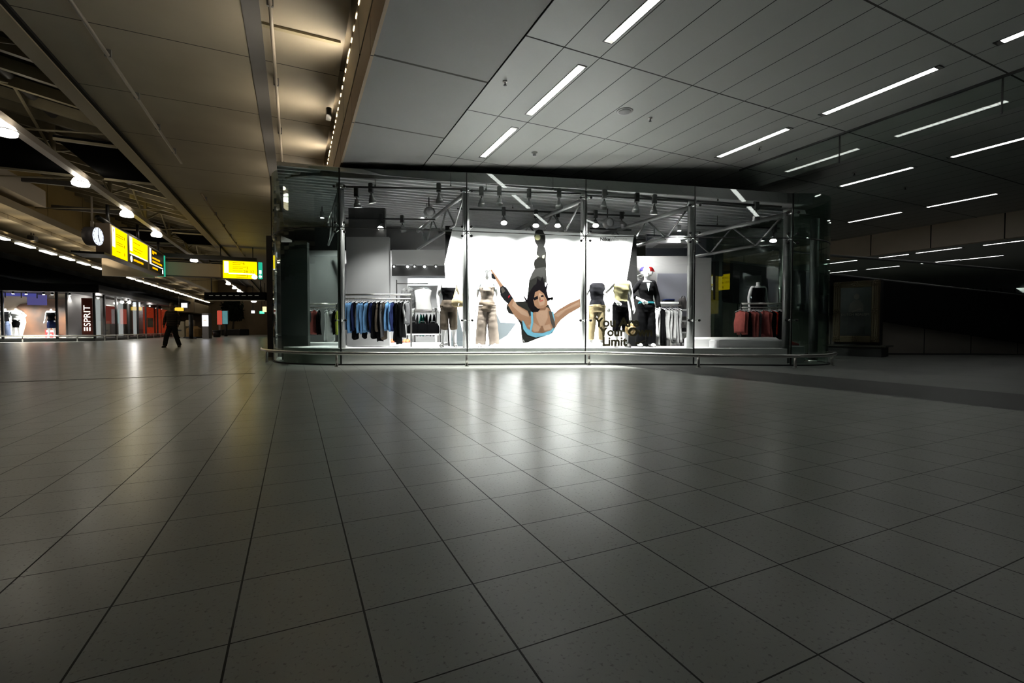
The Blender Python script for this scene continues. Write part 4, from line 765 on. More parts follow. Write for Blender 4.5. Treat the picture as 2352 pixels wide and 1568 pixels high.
hb = MB(); hb.tube([(0, 0, -.012)] + [(0, .018 * math.sin(a * PI / 6), .0 + .018 * math.cos(a * PI / 6) - .0) for a in range(-2, 7)][::-1], .0028, 5); hb.tube([(0, 0, -.012), (0, 0, -.05)], .003, 5); hb.tube([(0, -.19, -.10), (0, -.03, -.055), (0, 0, -.05), (0, .03, -.055), (0, .19, -.10)], .006, 6)
HME = hb.mesh('hanger', HM)
GSTORE = {}
def garment(x, y, z, m, kind, seed, label, grp, w=.40, h=.62, rz=0.0, th=.032):
    t = thing('hanging_garment', label, 'garment', (x, y, z), rz, grp); key = (kind, seed % 4, w, h, th)
    if key not in GSTORE: GSTORE[key] = garment_mesh(kind, seed % 4, w, h, th).mesh('cloth', [m])
    me = GSTORE[key].copy(); me.materials.clear(); me.materials.append(m)
    link('cloth', me, t); link('hanger', HME, t); return t
def rack(pa, pb, zrail, label, legs=(1,), upper=True, z0=PZ, m=M_steel):
    a, c = Vector(pa), Vector(pb); t = thing('clothes_rack', label, 'clothes rack', (0, 0, 0)); b = MB(); b.cyl((a.x, a.y, zrail), (c.x, c.y, zrail), .016, n=10); b.build('hanging_rail', m, t)
    if upper: b = MB(); b.cyl((a.x, a.y, zrail + .09), (c.x, c.y, zrail + .09), .022, n=10); b.build('top_bar', m, t)
    for e in legs: q = (a, c)[e] if e < 2 else a.lerp(c, .5); b = MB(); b.box((q.x - .016, q.y - .012, z0), (q.x + .016, q.y + .012, zrail + .10)); b.build('leg', M_dark, t)
    return t
YR = 10.25; zr = at(800, 686, YR).z
rack(at(790, 686, YR), at(944, 686, YR), zr, 'long double-rail clothes rack in front of the grey partition', (0, 1))
items = [(800, SKY, 'sky blue shirt', .62, 'top'), (806, SKY, 'sky blue shirt with dark shoulder', .70, 'top'), (812, NAVY, 'navy polo shirt', .66, 'top'), (817, BLK, 'black shorts set', .84, 'pants'), (822, GRY, 'dark grey shirt', .58, 'top'), (828, SKY, 'pale sky blue shirt', .70, 'top'), (834, SKY, 'sky blue blouse', .72, 'top'), (838, BLK, 'black trousers', .82, 'pants'), (843, SKY, 'blue patterned shirt', .68, 'top'), (850, BLK, 'black tracksuit top', .62, 'top'), (856, NAVY, 'dark navy top', .70, 'top'), (861, BLK, 'black striped jacket', .82, 'top'), (867, TAUPE, 'brown print tee', .66, 'top'), (872, BLK, 'black track pants', .88, 'pants'), (878, GRY, 'charcoal jacket', .80, 'top'), (883, TAUPE, 'taupe trousers', .84, 'pants'), (890, SKY, 'blue vest', .64, 'top'), (897, SKY, 'bright blue shirt', .66, 'top'), (903, NAVY, 'navy and blue shirt', .66, 'top'), (910, BLK, 'black long dress', .90, 'dress'), (917, BLK, 'black coat', .94, 'dress'), (924, BLK, 'black sport top', .80, 'top'), (931, LGREY, 'light grey vest', .46, 'top'), (937, GRY, 'dark grey bag-shaped top', .50, 'top')]
for i, (px, m, nm, h, kd) in enumerate(items):
    q = at(px, 690, YR); garment(q.x, YR, zr, m, kd, i * 5 + 1, f'{nm}, {ordw(i)} on the long rack counting from the silver column', 'garments on the long rack', .38, h * .98, (-.16, -.08, .1, -.14, .06)[i % 5], .032)
# back left: free-standing rail, tee, tops on a low rail, bags
Yb = 12.6; zb2 = at(960, 655, Yb).z; t = rack(at(911, 649, Yb), at(983, 652, Yb), at(950, 651, Yb).z, 'dark upright frame with hanging arm behind the long rack', (0,), False, 0, M_dark)
q = at(972, 655, 12.5); garment(q.x, 12.5, q.z, WHITE, 'top', 2, 'white short-sleeved tee hanging on the dark frame', 'tee on the dark frame', .46, .62, 1.45, .05)
q = at(936, 655, 12.4); garment(q.x, 12.4, q.z, cloth('black_white', (.10, .10, .10), .6), 'top', 3, 'black and white puffer top hanging on the dark frame', 'top on the dark frame', .42, .55, 1.1, .12)
a, c = at(945, 707, 13.0), at(1000, 711, 13.0); t = thing('wall_shelf', 'white shelf above the low rail of dark tops at the back', 'shelf', (0, 0, 0)); b = MB(); b.box((a.x, 12.85, a.z - .05), (c.x, 13.3, a.z)); b.build('board', M_white, t)
for x in (a.x + .02, c.x - .04): b = MB(); b.box((x, 13.25, 0), (x + .03, 13.3, a.z - .05)); b.build('upright', M_grey, t)
zr2 = at(970, 716, 13.0).z; rack(at(935, 716, 13.0), at(1012, 716, 13.0), zr2, 'low back rail of dark and jade tops under the white shelf', (0, 1), False, 0)
for i, (px, m, nm) in enumerate([(942, LGREY, 'pale grey top'), (950, LGREY, 'grey cardigan'), (958, GRY, 'dark grey tee'), (966, JADE, 'jade green tee'), (972, JADE, 'second jade tee'), (980, GRY, 'charcoal top'), (988, BLK, 'black top'), (996, BLK, 'black jacket')]):
    q = at(px, 716, 13.0); garment(q.x, 13.0, zr2, m, 'top', i * 3, f'{nm}, {ordw(i)} on the low back rail counting from the grey partition', 'tops on the low back rail', .42, .60, (.14, .08, .18, .1)[i % 4])
def pack(px, py, Y, m, label, w=.30, h=.30, nm='sports_bag'):
    q = at(px, py, Y); t = thing(nm, label, 'bag', q); b = MB(); b.rings([(0, 0, 0, w * .42, .10), (.04, 0, 0, w * .5, .13), (h * .6, 0, 0, w * .48, .12), (h * .9, 0, 0, w * .36, .09), (h, 0, 0, w * .12, .04)], 18); b.build('bag_body', m, t)
    b = MB(); b.tube([(-w * .3, -.05, h * .7), (-w * .15, -.07, h * 1.08), (w * .15, -.07, h * 1.08), (w * .3, -.05, h * .7)], .012, 6); b.build('handle', M_black, t)
a, c = at(938, 766, 12.4), at(1010, 766, 12.4); t = thing('display_table', 'low white display table with black bags at the back of the shop', 'table', (0, 0, 0)); b = MB(); b.box((a.x, 12.2, a.z - .04), (c.x, 12.7, a.z)); b.build('table_top', M_white, t)
for x in (a.x + .05, c.x - .09): 
    for y in (12.22, 12.64): b = MB(); b.box((x, y, 0.012), (x + .04, y + .04, a.z - .04)); b.build('leg', M_white2, t)
for i, px in enumerate((950, 972, 995)): pack(px, 766, 12.4, BLK, f'black sports bag on the low display table, {ordw(i)} from the left', .34, .30)
a, c = at(895, 787, 11.3), at(1022, 800, 11.3); t = thing('display_plinth', 'long low white plinth behind the long rack', 'plinth', (0, 0, 0)); b = MB(); b.bbox((a.x, 11.22, .012), (c.x, 11.8, a.z), .01); b.build('plinth_body', M_white, t)
for i, px in enumerate((901, 930, 937)):
    q = at(px, 787, 11.4); t = thing('shoe_pair', f'orange and black shoe on the low white plinth, {ordw(i)} from the left', 'shoe', q, 0, 'shoes on the white plinth'); b = MB(); b.tube([(0, .1, .04), (0, -.02, .045), (0, -.14, .025)], [(.035, .04), (.04, .05), (.03, .022)], 10); b.build('upper', cloth('orange', (.55, .12, .06)), t); b = MB(); b.tube([(0, .11, .01), (0, -.15, .01)], [(.04, .01), (.034, .01)], 8); b.build('sole', SHOE_B, t)
# far left behind the bent glass
Yl = 11.9; zl = at(740, 706, Yl).z; rack(at(703, 706, Yl), at(774, 706, Yl), zl, 'double-rail rack behind the bent left corner', (0, 1), True, 0)
for i, (px, m, nm) in enumerate([(712, GRY, 'dark grey top'), (722, REDC, 'dark coral top'), (732, BLK, 'black top'), (750, WHITE, 'long white shirt'), (757, WHITE, 'white blouse'), (768, BLK, 'black jacket'), (773, cloth('lime', (.35, .38, .06)), 'lime jacket')]):
    q = at(px, 706, Yl); garment(q.x, Yl, zl, m, 'top', i * 7, f'{nm}, {ordw(i)} on the rack behind the bent corner counting from the side wall', 'garments behind the bent left corner', .40, .80 if m is WHITE else .62, (.4, -.3, .2)[i % 3])
a, c = at(686, 786, 11.3), at(778, 800, 11.3); t = thing('low_bench', 'low pale bench behind the bent left corner', 'bench', (0, 0, 0)); b = MB(); b.bbox((a.x, 11.25, .012), (c.x, 11.8, a.z), .02); b.build('bench_body', M_white2, t)
# right: grey and black tops, shelves, bag
Yg = 11.2; zg = at(1540, 702, Yg).z; rack(at(1506, 702, Yg), at(1565, 702, Yg), zg, 'single rail of grey and black tops beside the black-jacket mannequin', (0, 1), False, 0.012)
for i, (px, m, h, nm) in enumerate([(1504, WHITE, .66, 'white top'), (1511, LGREY, .92, 'grey long trousers'), (1518, BLK, .94, 'black dress'), (1523, BLK, .94, 'black long coat'), (1530, LGREY, .74, 'light grey hooded top'), (1537, LGREY, .76, 'grey knit top'), (1544, LGREY, .74, 'grey sweatshirt'), (1550, LGREY, .84, 'pale grey cardigan'), (1557, LGREY, .80, 'light grey jumper')]):
    q = at(px, 702, Yg); garment(q.x, Yg, zg, m, 'top' if h < .9 else 'dress', i * 3 + 2, f'{nm}, {ordw(i)} on the single rail counting from the black-jacket mannequin', 'garments on the single rail', .40, h, (.14, .08, .18, .1)[i % 4])
a, c = at(1505, 694, 11.3), at(1553, 698, 11.3); t = thing('display_shelf', 'white shelf over the rail of grey tops', 'shelf', (0, 0, 0)); b = MB(); b.box((a.x, 11.1, c.z), (c.x, 11.6, a.z)); b.build('board', M_white, t); b = MB(); b.box((a.x + .03, 11.5, .012), (a.x + .06, 11.54, c.z)); b.box((c.x - .06, 11.5, .012), (c.x - .03, 11.54, c.z)); b.build('support', M_steel, t)
q = at(1535, 693, 11.3); t = thing('folded_stack', 'folded black garment lying on the white shelf', 'folded garment', q); b = MB(); b.bbox((-.12, -.12, 0), (.12, .12, .035), .01); b.build('lower_fold', BLK, t); b = MB(); b.bbox((-.11, -.12, .035), (.12, .11, .065), .01); b.build('upper_fold', NAVY, t)
q = at(1511, 693, 11.25); t = thing('sunglasses', 'red-framed goggles on the white shelf', 'goggles', q); b = MB(); b.tube([(.05 * math.cos(a * PI / 8), 0, .035 + .03 * math.sin(a * PI / 8)) for a in range(16)], .006, 6, True); b.build('frame', cloth('red', (.55, .02, .02)), t); b = MB(); b.tube([(.05, 0, .035), (.06, .12, .02)], .005, 6); b.tube([(-.05, 0, .035), (-.05, .12, .02)], .005, 6); b.build('temple', M_black, t)
for i, py in enumerate((710, 736, 762, 788)):
    a, c = at(1560, py, 11.6), at(1592, py + 3, 11.6); t = thing('wall_shelf', f'short white wall shelf beside the grey tops, {ordw(i)} from the top', 'shelf', (0, 0, 0), 0, 'short white wall shelves'); b = MB(); b.box((a.x, 11.5, c.z), (c.x, 12.0, a.z)); b.build('board', M_white, t); b = MB(); b.box((a.x + .05, 11.97, c.z - .06), (a.x + .08, 12.0, c.z)); b.box((c.x - .08, 11.97, c.z - .06), (c.x - .05, 12.0, c.z)); b.build('bracket', M_steel, t)
    if i: q = at(1571, py, 11.7); t = thing('sport_shoe', f'dark sport shoe on the {ordw(i)} short white shelf', 'shoe', q, 1.2, 'shoes on the short shelves'); b = MB(); b.tube([(0, .11, .05), (0, -.02, .055), (0, -.16, .03)], [(.04, .045), (.045, .05), (.034, .025)], 12); b.build('upper', SHOE_B if i != 2 else GRY, t); b = MB(); b.tube([(0, .12, .012), (0, -.17, .012)], [(.045, .012), (.038, .012)], 8); b.build('sole', M_grey, t)
pack(1567, 710, 11.7, cloth('dark_bag', (.06, .055, .055)), 'dark grey upright bag on the top short white shelf', .22, .30, 'handbag')
# right bay: white bench, red rack
a, c = at(1606, 786, 9.9), at(1806, 783, 9.85); t = thing('display_bench', 'long white rounded bench on the platform in the right bay', 'bench', (0, 0, 0)); b = MB(); b.bbox((a.x + .35, 9.82, PZ * .0 + .336), (c.x, 10.25, PZ + .17), .03); b.build('front_block', M_white2, t)
b = MB(); b.bbox((a.x, 10.26, PZ), (c.x + .1, 10.8, PZ + .21), .04); b.build('rear_block', M_white, t)
Yq = 10.9; zq = at(1740, 706, Yq).z; rack(at(1703, 707, Yq), at(1812, 705, Yq), zq, 'chrome clothes rack of coral and black tops in the right bay', (0, 1), True, 0.012)
for i, (px, m, h, nm) in enumerate([(1700, REDC, .52, 'coral tank top'), (1707, REDC, .56, 'coral top'), (1714, BLK, .66, 'black tank top'), (1724, REDC, .74, 'long coral jacket'), (1731, REDC, .72, 'coral cardigan'), (1737, GRY, .66, 'dark grey top'), (1755, REDC, .58, 'coral tee'), (1761, REDC, .62, 'coral striped tee'), (1770, BLK, .60, 'black printed tee'), (1774, cloth('red_pattern', (.55, .04, .02), .5), .58, 'red patterned top'), (1783, BLK, .66, 'black jacket'), (1791, BLK, .72, 'black coat'), (1799, BLK, .72, 'black long top')]):
    q = at(px, 706, Yq); garment(q.x, Yq, zq, m, 'top', i * 3 + 1, f'{nm}, {ordw(i)} on the chrome rack counting from the white partition', 'garments on the chrome rack', .40, h, (.16, .1, .2, .12)[i % 4])
q = at(1690, 650, 11.6)
t = mannequin(1740, 11.9, 'dark-clothed white mannequin half hidden above the chrome rack', ST, 0, .95, 0.45, 'mannequins in the right bay'); shell(top(.95, 1.40, .03), 3).build('black_top', BLK, t); shell(top(.5 if False else .82, .97, .03), 3).build('skirt', BLK, t)
b = MB(); b.bbox((-.3, -.3, -.44), (.3, .3, 0), .02); b.build('mannequin_plinth', M_dark, t)
a, c = at(1812, 797, 9.95), at(1852, 797, 9.95); t = thing('small_plinth', 'small pale green-tinted plinth in the bent right corner', 'plinth', (0, 0, 0)); b = MB(); b.bbox((a.x, 10.0, .012), (c.x, 10.4, .36), .01); b.build('plinth_body', M_white2, t)
q = at(1822, 797, 10.1); t = thing('sport_shoe', 'coral shoe on the small plinth in the bent right corner', 'shoe', (q.x, 10.2, .36), 1.3); b = MB(); b.tube([(0, .11, .05), (0, -.02, .055), (0, -.16, .03)], [(.04, .045), (.045, .05), (.034, .025)], 12); b.build('upper', REDC, t); b = MB(); b.tube([(0, .12, .012), (0, -.17, .012)], [(.045, .012), (.038, .012)], 8); b.build('sole', M_grey, t)

# ------------------------------------------------------------------ signs, clock and shops along the left
def togrid(v): c, s = math.cos(GA), math.sin(GA); return Vector((v.x * c + v.y * s, -v.x * s + v.y * c, v.z))
def gy(px, py, Y): d = togrid(ray(px, py)); return Vector((0, 0, CAMH)) + d * (Y / d.y)
def gx(px, py, X): d = togrid(ray(px, py)); return Vector((0, 0, CAMH)) + d * (X / d.x)
def fl(px, py): return togrid(atz(px, py, 0))
def bars(mb, u0, v0, words_, h, f, w):     # a line of small print too blurred to read
    u = u0
    for L in words_: mb.prism([(u, v0), (u + L, v0), (u + L, v0 + h), (u, v0 + h)], 0, w, f); u += L + h * .5
# sign along the corridor
SX = -6.2; fA = lambda u, v, h: (SX + .004 + h, u, v)
t = thing('direction_sign', 'long hanging sign box with two yellow panels and a black panel, seen at an angle', 'sign', (0, 0, 0), HR)
b = MB(); b.box((SX - .42, 22.1, 3.5), (SX, 29.95, 4.66)); b.build('sign_box', mat('sign_bronze', (.40, .32, .25), .5), t)
b = MB(); b.tube([(SX - .2, 21.6, 4.76), (SX - .2, 30.1, 4.76)], .09, 10); b.build('top_tube', M_track, t)
for y in (22.6, 26.3, 29.8): b = MB(); b.cyl((SX - .2, y, 4.7), (SX - .2, y, 5.45), .06, n=10); b.build('hanger', M_track, t)
b = MB(); b.box((SX - .9, 21.4, 3.42), (SX + .02, 22.6, 3.5)); b.build('bottom_plate', M_track, t)
def panel(y0, y1, z0, z1, m, nm): b = MB(); b.box((SX + .001, y0, z0), (SX + .004, y1, z1)); return b.build(nm, m, t)
panel(22.28, 24.05, 3.52, 4.62, M_yellow, 'yellow_panel'); panel(24.35, 26.95, 3.93, 4.62, M_yellow, 'yellow_panel'); panel(27.25, 29.75, 3.55, 4.62, M_black, 'black_panel'); panel(24.35, 26.95, 3.52, 3.86, M_black, 'black_panel')
b = MB(); b.box((SX + .004, 22.3, 3.86), (SX + .006, 22.62, 4.60)); b.box((SX + .004, 24.37, 4.02), (SX + .006, 24.7, 4.60)); b.box((SX + .004, 27.27, 3.9), (SX + .006, 27.55, 4.60)); b.box((SX + .004, 24.35, 3.87), (SX + .006, 26.95, 3.92)); b.box((SX + .004, 27.27, 3.84), (SX + .006, 29.75, 3.89)); b.prism([(24.55 + .14 * math.cos(a * PI / 8), 3.69 + .14 * math.sin(a * PI / 8)) for a in range(16)], 0, .002, fA); b.box((SX + .004, 29.55, 3.6), (SX + .006, 29.75, 3.8)); b.build('white_field', M_signw, t)
b = MB()
for u0, v0, ww in [(22.75, 4.38, (.3, .5)), (22.75, 4.30, (.5, .3)), (22.75, 4.08, (.4, .3)), (22.75, 4.0, (.3, .5)), (22.75, 3.72, (.45,)), (24.85, 4.42, (.5, .4)), (24.85, 4.2, (.4, .3, .6)), (24.85, 4.08, (.6, .5))]: bars(b, u0, v0, ww, .028, fA, .002)
b.build('lettering', M_signtx, t)
for y, z in ((22.45, 4.47), (24.53, 4.47)): b = MB(); b.prism([(y - .06, z), (y, z + .07), (y + .06, z), (y + .02, z), (y + .02, z - .08), (y - .02, z - .08), (y - .02, z)], .002, .004, fA); b.build('arrow', M_signtx, t)
for z0_ in (4.30, 3.98, 3.66): b = MB(); b.box((SX + .004, 23.64, z0_), (SX + .006, 23.72, z0_ + .12)); b.build('numeral', M_signtx, t)
b = MB()
for v0, ww in [(4.44, (.4, .3)), (4.36, (.3,)), (4.14, (.3, .5, .5)), (3.97, (.7, .4, .6)), (3.66, (.5, .4))]: bars(b, 27.75, v0, ww, .09, fA, .002)
bars(b, 24.85, 3.64, (.3, .6, .4), .09, fA, .002); b.build('orange_lettering', M_signor, t)
b = MB(); b.box((SX - .3, 29.97, 3.5), (SX + .03, 30.1, 4.6)); b.build('green_end', M_green, t)
lamp('AREA', 'sign_glow', t, (SX + .05, 24.5, 4.1), 4, (1, .75, .1), (1.0, 4.5), aim=(1, 0, 0))
# blank board below it and sign across the corridor
a, c = gy(233, 592, 30.4), gy(352, 637, 30.4); t = thing('blank_sign_board', 'large blank tan board hanging below the angled sign box', 'sign board', (0, 0, 0), HR); b = MB(); b.box((a.x, 30.42, c.z), (c.x, 30.7, a.z)); b.build('board', M_blank, t)
b = MB(); b.cyl((a.x + .6, 30.55, a.z), (a.x + .6, 30.55, 5.45), .03); b.build('hanger', M_track, t); b = MB(); b.cyl((c.x - .4, 30.55, a.z), (c.x - .4, 30.55, 5.45), .03); b.build('hanger', M_track, t)
BY = 31.0; fB = lambda u, v, h: (u, BY - .004 - h, v)
a, c = gy(376, 600, BY), gy(604, 640, BY); e1 = gy(506, 600, BY).x; y0_, y1_ = gy(512, 598, BY), gy(590, 641, BY)
t = thing('gantry_sign', 'sign gantry across the corridor with one yellow panel and a green end strip', 'sign', (0, 0, 0), HR)
b = MB(); b.box((a.x - .2, BY, y0_.z + .03), (y1_.x, BY + .3, y0_.z + .24)); b.build('top_beam', M_track, t)
b = MB(); b.box((a.x, BY + .03, c.z), (e1, BY + .25, a.z)); b.build('blank_panel', M_blank, t); b = MB(); b.box((a.x, BY + .01, c.z - .06), (c.x, BY + .3, c.z)); b.box((e1, BY + .05, c.z), (y0_.x, BY + .25, a.z)); b.build('frame', mat('sign_bronze2', (.15, .12, .09), .5), t)
b = MB(); b.box((y0_.x, BY - .003, y1_.z), (y1_.x, BY + .25, y0_.z)); b.build('yellow_panel', M_yellow, t)
UW = y1_.x - y0_.x; UH = y0_.z - y1_.z; U = lambda u: y0_.x + UW * u; V = lambda v: y1_.z + UH * v
b = MB(); b.box((U(.035), BY - .006, V(.3)), (U(.16), BY - .004, V(.97))); b.box((U(.16), BY - .006, V(.25)), (U(.95), BY - .004, V(.31))); b.prism([(U(.93) + .15 * math.cos(k * PI / 8), V(.12) + .13 * math.sin(k * PI / 8)) for k in range(16)], 0, .002, fB); b.build('white_field', M_signw, t)
b = MB()
for txt, u, v in (('4', .57, .79), ('3', .68, .55), ('28', .59, .33), ('32', .78, .33), ('3', .67, .06)): put_text(b, txt, .25, (U(u), BY - .008, V(v)), (1, 0, 0), (0, 0, 1), .001)
b.build('numeral_print', M_signdg, t); b = MB()
for u, v, ww in ((.28, .90, (.5,)), (.28, .80, (.4,)), (.28, .66, (.7,)), (.28, .57, (.3, .2)), (.28, .42, (.5,)), (.38, .17, (.5,)), (.38, .06, (.5,))): bars(b, U(u), V(v), ww, .03, fB, .002)
b.build('lettering', M_signtx, t)
a, c = gy(593, 602, BY), gy(602.5, 641, BY); b = MB(); b.box((a.x, BY, c.z), (c.x, BY + .25, a.z)); b.build('green_strip', M_green, t)
b = MB(); w = c.x - a.x; b.box((a.x + w * .2, BY - .004, c.z + .32), (a.x + w * .8, BY - .002, c.z + .52)); b.prism([(a.x + w * .1, c.z + .15), (a.x + w * .5, c.z + .28), (a.x + w * .5, c.z + .2), (a.x + w * .9, c.z + .2), (a.x + w * .9, c.z + .1), (a.x + w * .5, c.z + .1), (a.x + w * .5, c.z + .02)], 0, .003, fB); b.build('arrow', M_signw, t)
for x in (e1, y1_.x - .2): b = MB(); b.cyl((x, BY + .15, y0_.z + .2), (x, BY + .15, 5.6), .025); b.build('hanger', M_track, t)
# clock
q = gx(214.5, 543, -6.3); t = thing('hanging_clock', 'round station clock in a deep grey drum hanging from the lamp beam', 'clock', G(q.x, q.y, q.z), HR - .18); R_ = .32
fc = lambda u, v, h: (u, -h, v)
b = MB(); b.cyl((-.05, -.16, 0), (-.05, .15, 0), R_, n=32); M2 = Matrix.Rotation(0, 4, 'Z')
# the dial looks along +x/-y like the photo: drum axis turned towards the hall
t.rotation_euler = (0, 0, HR + math.radians(79)); b.build('drum', mat('clock_grey', (.13, .12, .13), .45), t)
b = MB(); b.cyl((-.05, -.161, 0), (-.05, -.17, 0), R_ * .95, n=32); dl = b.build('dial', emat('clock_dial', (.75, .80, .92), 1.0), t)
b = MB()
for k in range(12): an = k * PI / 6; r0, r1 = R_ * .78, R_ * .9; d0 = Vector((math.sin(an), 0, math.cos(an))); p_ = d0.cross(Vector((0, 1, 0))) * .014; q0, q1 = d0 * r0 + Vector((-.05, -.173, 0)), d0 * r1 + Vector((-.05, -.173, 0)); b.add([q0 - p_, q0 + p_, q1 + p_, q1 - p_], [(0, 1, 2, 3)])
b.build('hour_marks', M_black, dl)
for nm, an, L, w in (('minute_hand', -.05, R_ * .82, .016), ('hour_hand', 2.75, R_ * .6, .024)): b = MB(); d0 = Vector((math.sin(an), 0, math.cos(an))); p_ = d0.cross(Vector((0, 1, 0))) * w; q0 = Vector((-.05, -.176, 0)); b.add([q0 - p_ - d0 * .05, q0 + p_ - d0 * .05, q0 + p_ * .6 + d0 * L, q0 - p_ * .6 + d0 * L], [(0, 1, 2, 3)]); b.build(nm, M_black, dl)
b = MB(); b.cyl((-.05, 0, R_), (-.05, 0, R_ + .2), .05, n=10); b.cyl((-.05, 0, R_ + .1), (-.05, 0, 5.3 - q.z), .028, n=10); b.build('hanging_rod', M_pipe, t)
# corner fashion shop, front along grid x at y = 36.2
EY = 36.2; EX = gy(217, 730, EY).x
b = MB(); b.box((-24, EY - .4, 2.92), (EX + .35, EY + 22, 3.75)); struct('wall_canopy', b, M_black, 'black canopy over the corner shop', 'canopy', HR)
b = MB(); b.box((-24, EY - .15, 0), (EX + .05, EY + 22, .16)); struct('wall_plinth', b, M_dark, 'dark plinth of the corner shop', 'plinth', HR)
b = MB(); b.box((-24, EY + 1.6, .16), (EX - 1.5, EY + 1.75, 2.92)); struct('wall_window_back', b, mat('window_back', (.45, .38, .30), .6), 'beige back of the corner shop window', 'wall', HR)
b = MB(); b.box((-24, EY + .05, .16), (EX - .05, EY + 1.6, .22)); struct('floor_window', b, M_white, 'white window floor of the corner shop', 'floor', HR)
b = MB(); b.box((-24, EY, .2), (EX - .02, EY + .02, 2.92)); struct('window_20', b, M_glass, 'front window pane of the corner shop', 'window', HR)
for i, px in enumerate((6, 131, 217)):
    x = gy(px, 730, EY).x; b = MB(); b.box((x - .05, EY - .06, 0), (x + .05, EY + .06, 2.95)); o = struct('trim_mullion', b, M_black, f'black post of the corner shop window, {ordw(i)} from the left', 'trim', HR)
b = MB(); b.tube([(-24, EY - .35, .34), (EX + .1, EY - .35, .34), (EX + .35, EY, .34), (EX + .35, EY + 21, .34)], .035, 8)
t = thing('shop_rail', 'low steel rail round the corner fashion shop', 'rail', (0, 0, 0), HR); b.build('handrail', M_steel, t)
for k in range(12):
    b = MB(); x, y = (-16.5 + 2.4 * k, EY - .35) if k < 3 else (EX + .35, EY + .4 + 2.2 * (k - 3)); b.cyl((x, y, 0), (x, y, .34), .03, n=8); b.build('post', M_steel, t)
# picture panel in the window (blurred brown portrait)
a, c = gy(36, 686, EY + 1.5), gy(176, 770, EY + 1.5)
t = thing('window_picture', 'large brown picture panel with a blurred portrait in the corner shop window', 'picture', (0, 0, 0), HR)
mp = bpy.data.materials.new('brown_portrait_print'); mp.use_nodes = True; nt = mp.node_tree; tc = nt.nodes.new('ShaderNodeTexCoord'); nz = nt.nodes.new('ShaderNodeTexNoise'); nz.inputs['Scale'].default_value = .9; cr = nt.nodes.new('ShaderNodeValToRGB')
cr.color_ramp.elements[0].position = .35; cr.color_ramp.elements[0].color = (.02, .013, .01, 1); cr.color_ramp.elements[1].position = .7; cr.color_ramp.elements[1].color = (.10, .045, .022, 1); nt.links.new(tc.outputs['Object'], nz.inputs[0]); nt.links.new(nz.outputs[0], cr.inputs[0]); nt.links.new(cr.outputs[0], nt.nodes['Principled BSDF'].inputs['Base Color'])
pts = [gy(px, py, EY + 1.5) for px, py in ((36, 705), (46, 698), (64, 696), (80, 686), (172, 686), (177, 770), (52, 770), (60, 740), (55, 715))]
b = MB(); b.prism([(p.x, p.z) for p in pts], EY + 1.52, EY + 1.56, lambda u, v, h: (u, h, v)); b.build('print', mp, t)
p1, p2 = gy(62, 676, EY + 1.5), gy(108, 701, EY + 1.5); b = MB(); b.box((p1.x, EY + 1.49, p2.z), (p2.x, EY + 1.515, p1.z)); b.build('blue_banner', emat('blue_banner', (.16, .14, .42), .45), t)
p1, p2 = gy(0, 672, EY + 1.3), gy(84, 681, EY + 1.3); t = thing('lit_valance', 'blue lit strip at the top of the corner shop window', 'light strip', (0, 0, 0), HR); b = MB(); b.box((p1.x - 4, EY + 1.3, p2.z), (p2.x, EY + 1.34, p1.z)); b.build('panel', emat('blue_valance', (.10, .10, .40), .6), t)
for k in range(4): b = MB(); x = p2.x - .7 * k; b.box((x, EY + 1.28, p2.z - .1), (x + .05, EY + 1.30, p1.z + .05)); b.build('divider', M_dark, t)
def emann(px, label, P, parts, rz=0.0, grp='mannequins in the corner shop window', x=None, Y=EY + .6):
    g_ = gy(px, 780, Y); t = thing('mannequin', label, 'mannequin', G(g_.x, Y, .22), HR + rz, grp); t.scale = (1.1,) * 3; link('body', figure_mesh(P, MQ, False, False, .02), t)
    for nm, mb, m in parts: mb.build(nm, m, t)
    return t
PE = pose(armR=((.36, .05, 1.17), (.17, -.13, 1.0)), armL=((-.24, .03, 1.13), (-.2, -.1, .9)))
emann(38, 'headless white mannequin in white blouse and black skirt in the corner shop window', PE, [('blouse', shell(top(.95, 1.4, .03), 2, amp=2), WHITE), ('skirt', shell([(.55, 0, 0, .15, .12), (.8, 0, 0, .17, .125), (.98, 0, 0, .15, .11)], 1), BLK)], .2)
emann(14, 'white mannequin in dark jacket and blue jeans at the left edge of the corner shop', ST, [('jacket', shell(top(.9, 1.4, .035), 2), BLK), ('jean_leg', leg_cloth(ST, -1, .12, .11, .09), cloth('denim', (.08, .10, .16))), ('jean_leg', leg_cloth(ST, 1, .12, .11, .09), cloth('denim', (.08, .10, .16)))], -.2, Y=EY + 1.1)
emann(119, 'headless mannequin in black top and navy skirt in front of the brown picture', ST, [('top', shell(top(.95, 1.36, .02), 2), BLK), ('skirt', shell([(.52, 0, 0, .19, .13), (.8, 0, 0, .18, .125), (.98, 0, 0, .15, .11)], 1), NAVY)], 0)
a, c = gy(95, 757, EY + .5), gy(120, 775, EY + .5); t = thing('sale_cube', 'red box with pale print beside the black-top mannequin', 'box', (0, 0, 0), HR); b = MB(); b.box((a.x, EY + .95, .22), (c.x, EY + 1.4, .22 + a.z - c.z)); b.build('box_body', mat('red_box', (.45, .012, .015), .5), t); b = MB(); bars(b, a.x + .06, .55, (.3,), .12, lambda u, v, h: (u, EY + .948 - h, v), .002); bars(b, a.x + .1, .40, (.2,), .05, lambda u, v, h: (u, EY + .948 - h, v), .002); b.build('lettering', WHITE, t)
a, c = gy(186.5, 684, EY + .1), gy(213, 768, EY + .1); t = thing('shop_sign', 'tall dark red sign with white upright letters ESPRIT at the shop corner', 'sign', (0, 0, 0), HR); b = MB(); b.box((a.x, EY + .1, c.z), (c.x, EY + .2, a.z)); b.build('panel', mat('dark_red_sign', (.30, .05, .03), .5), t)
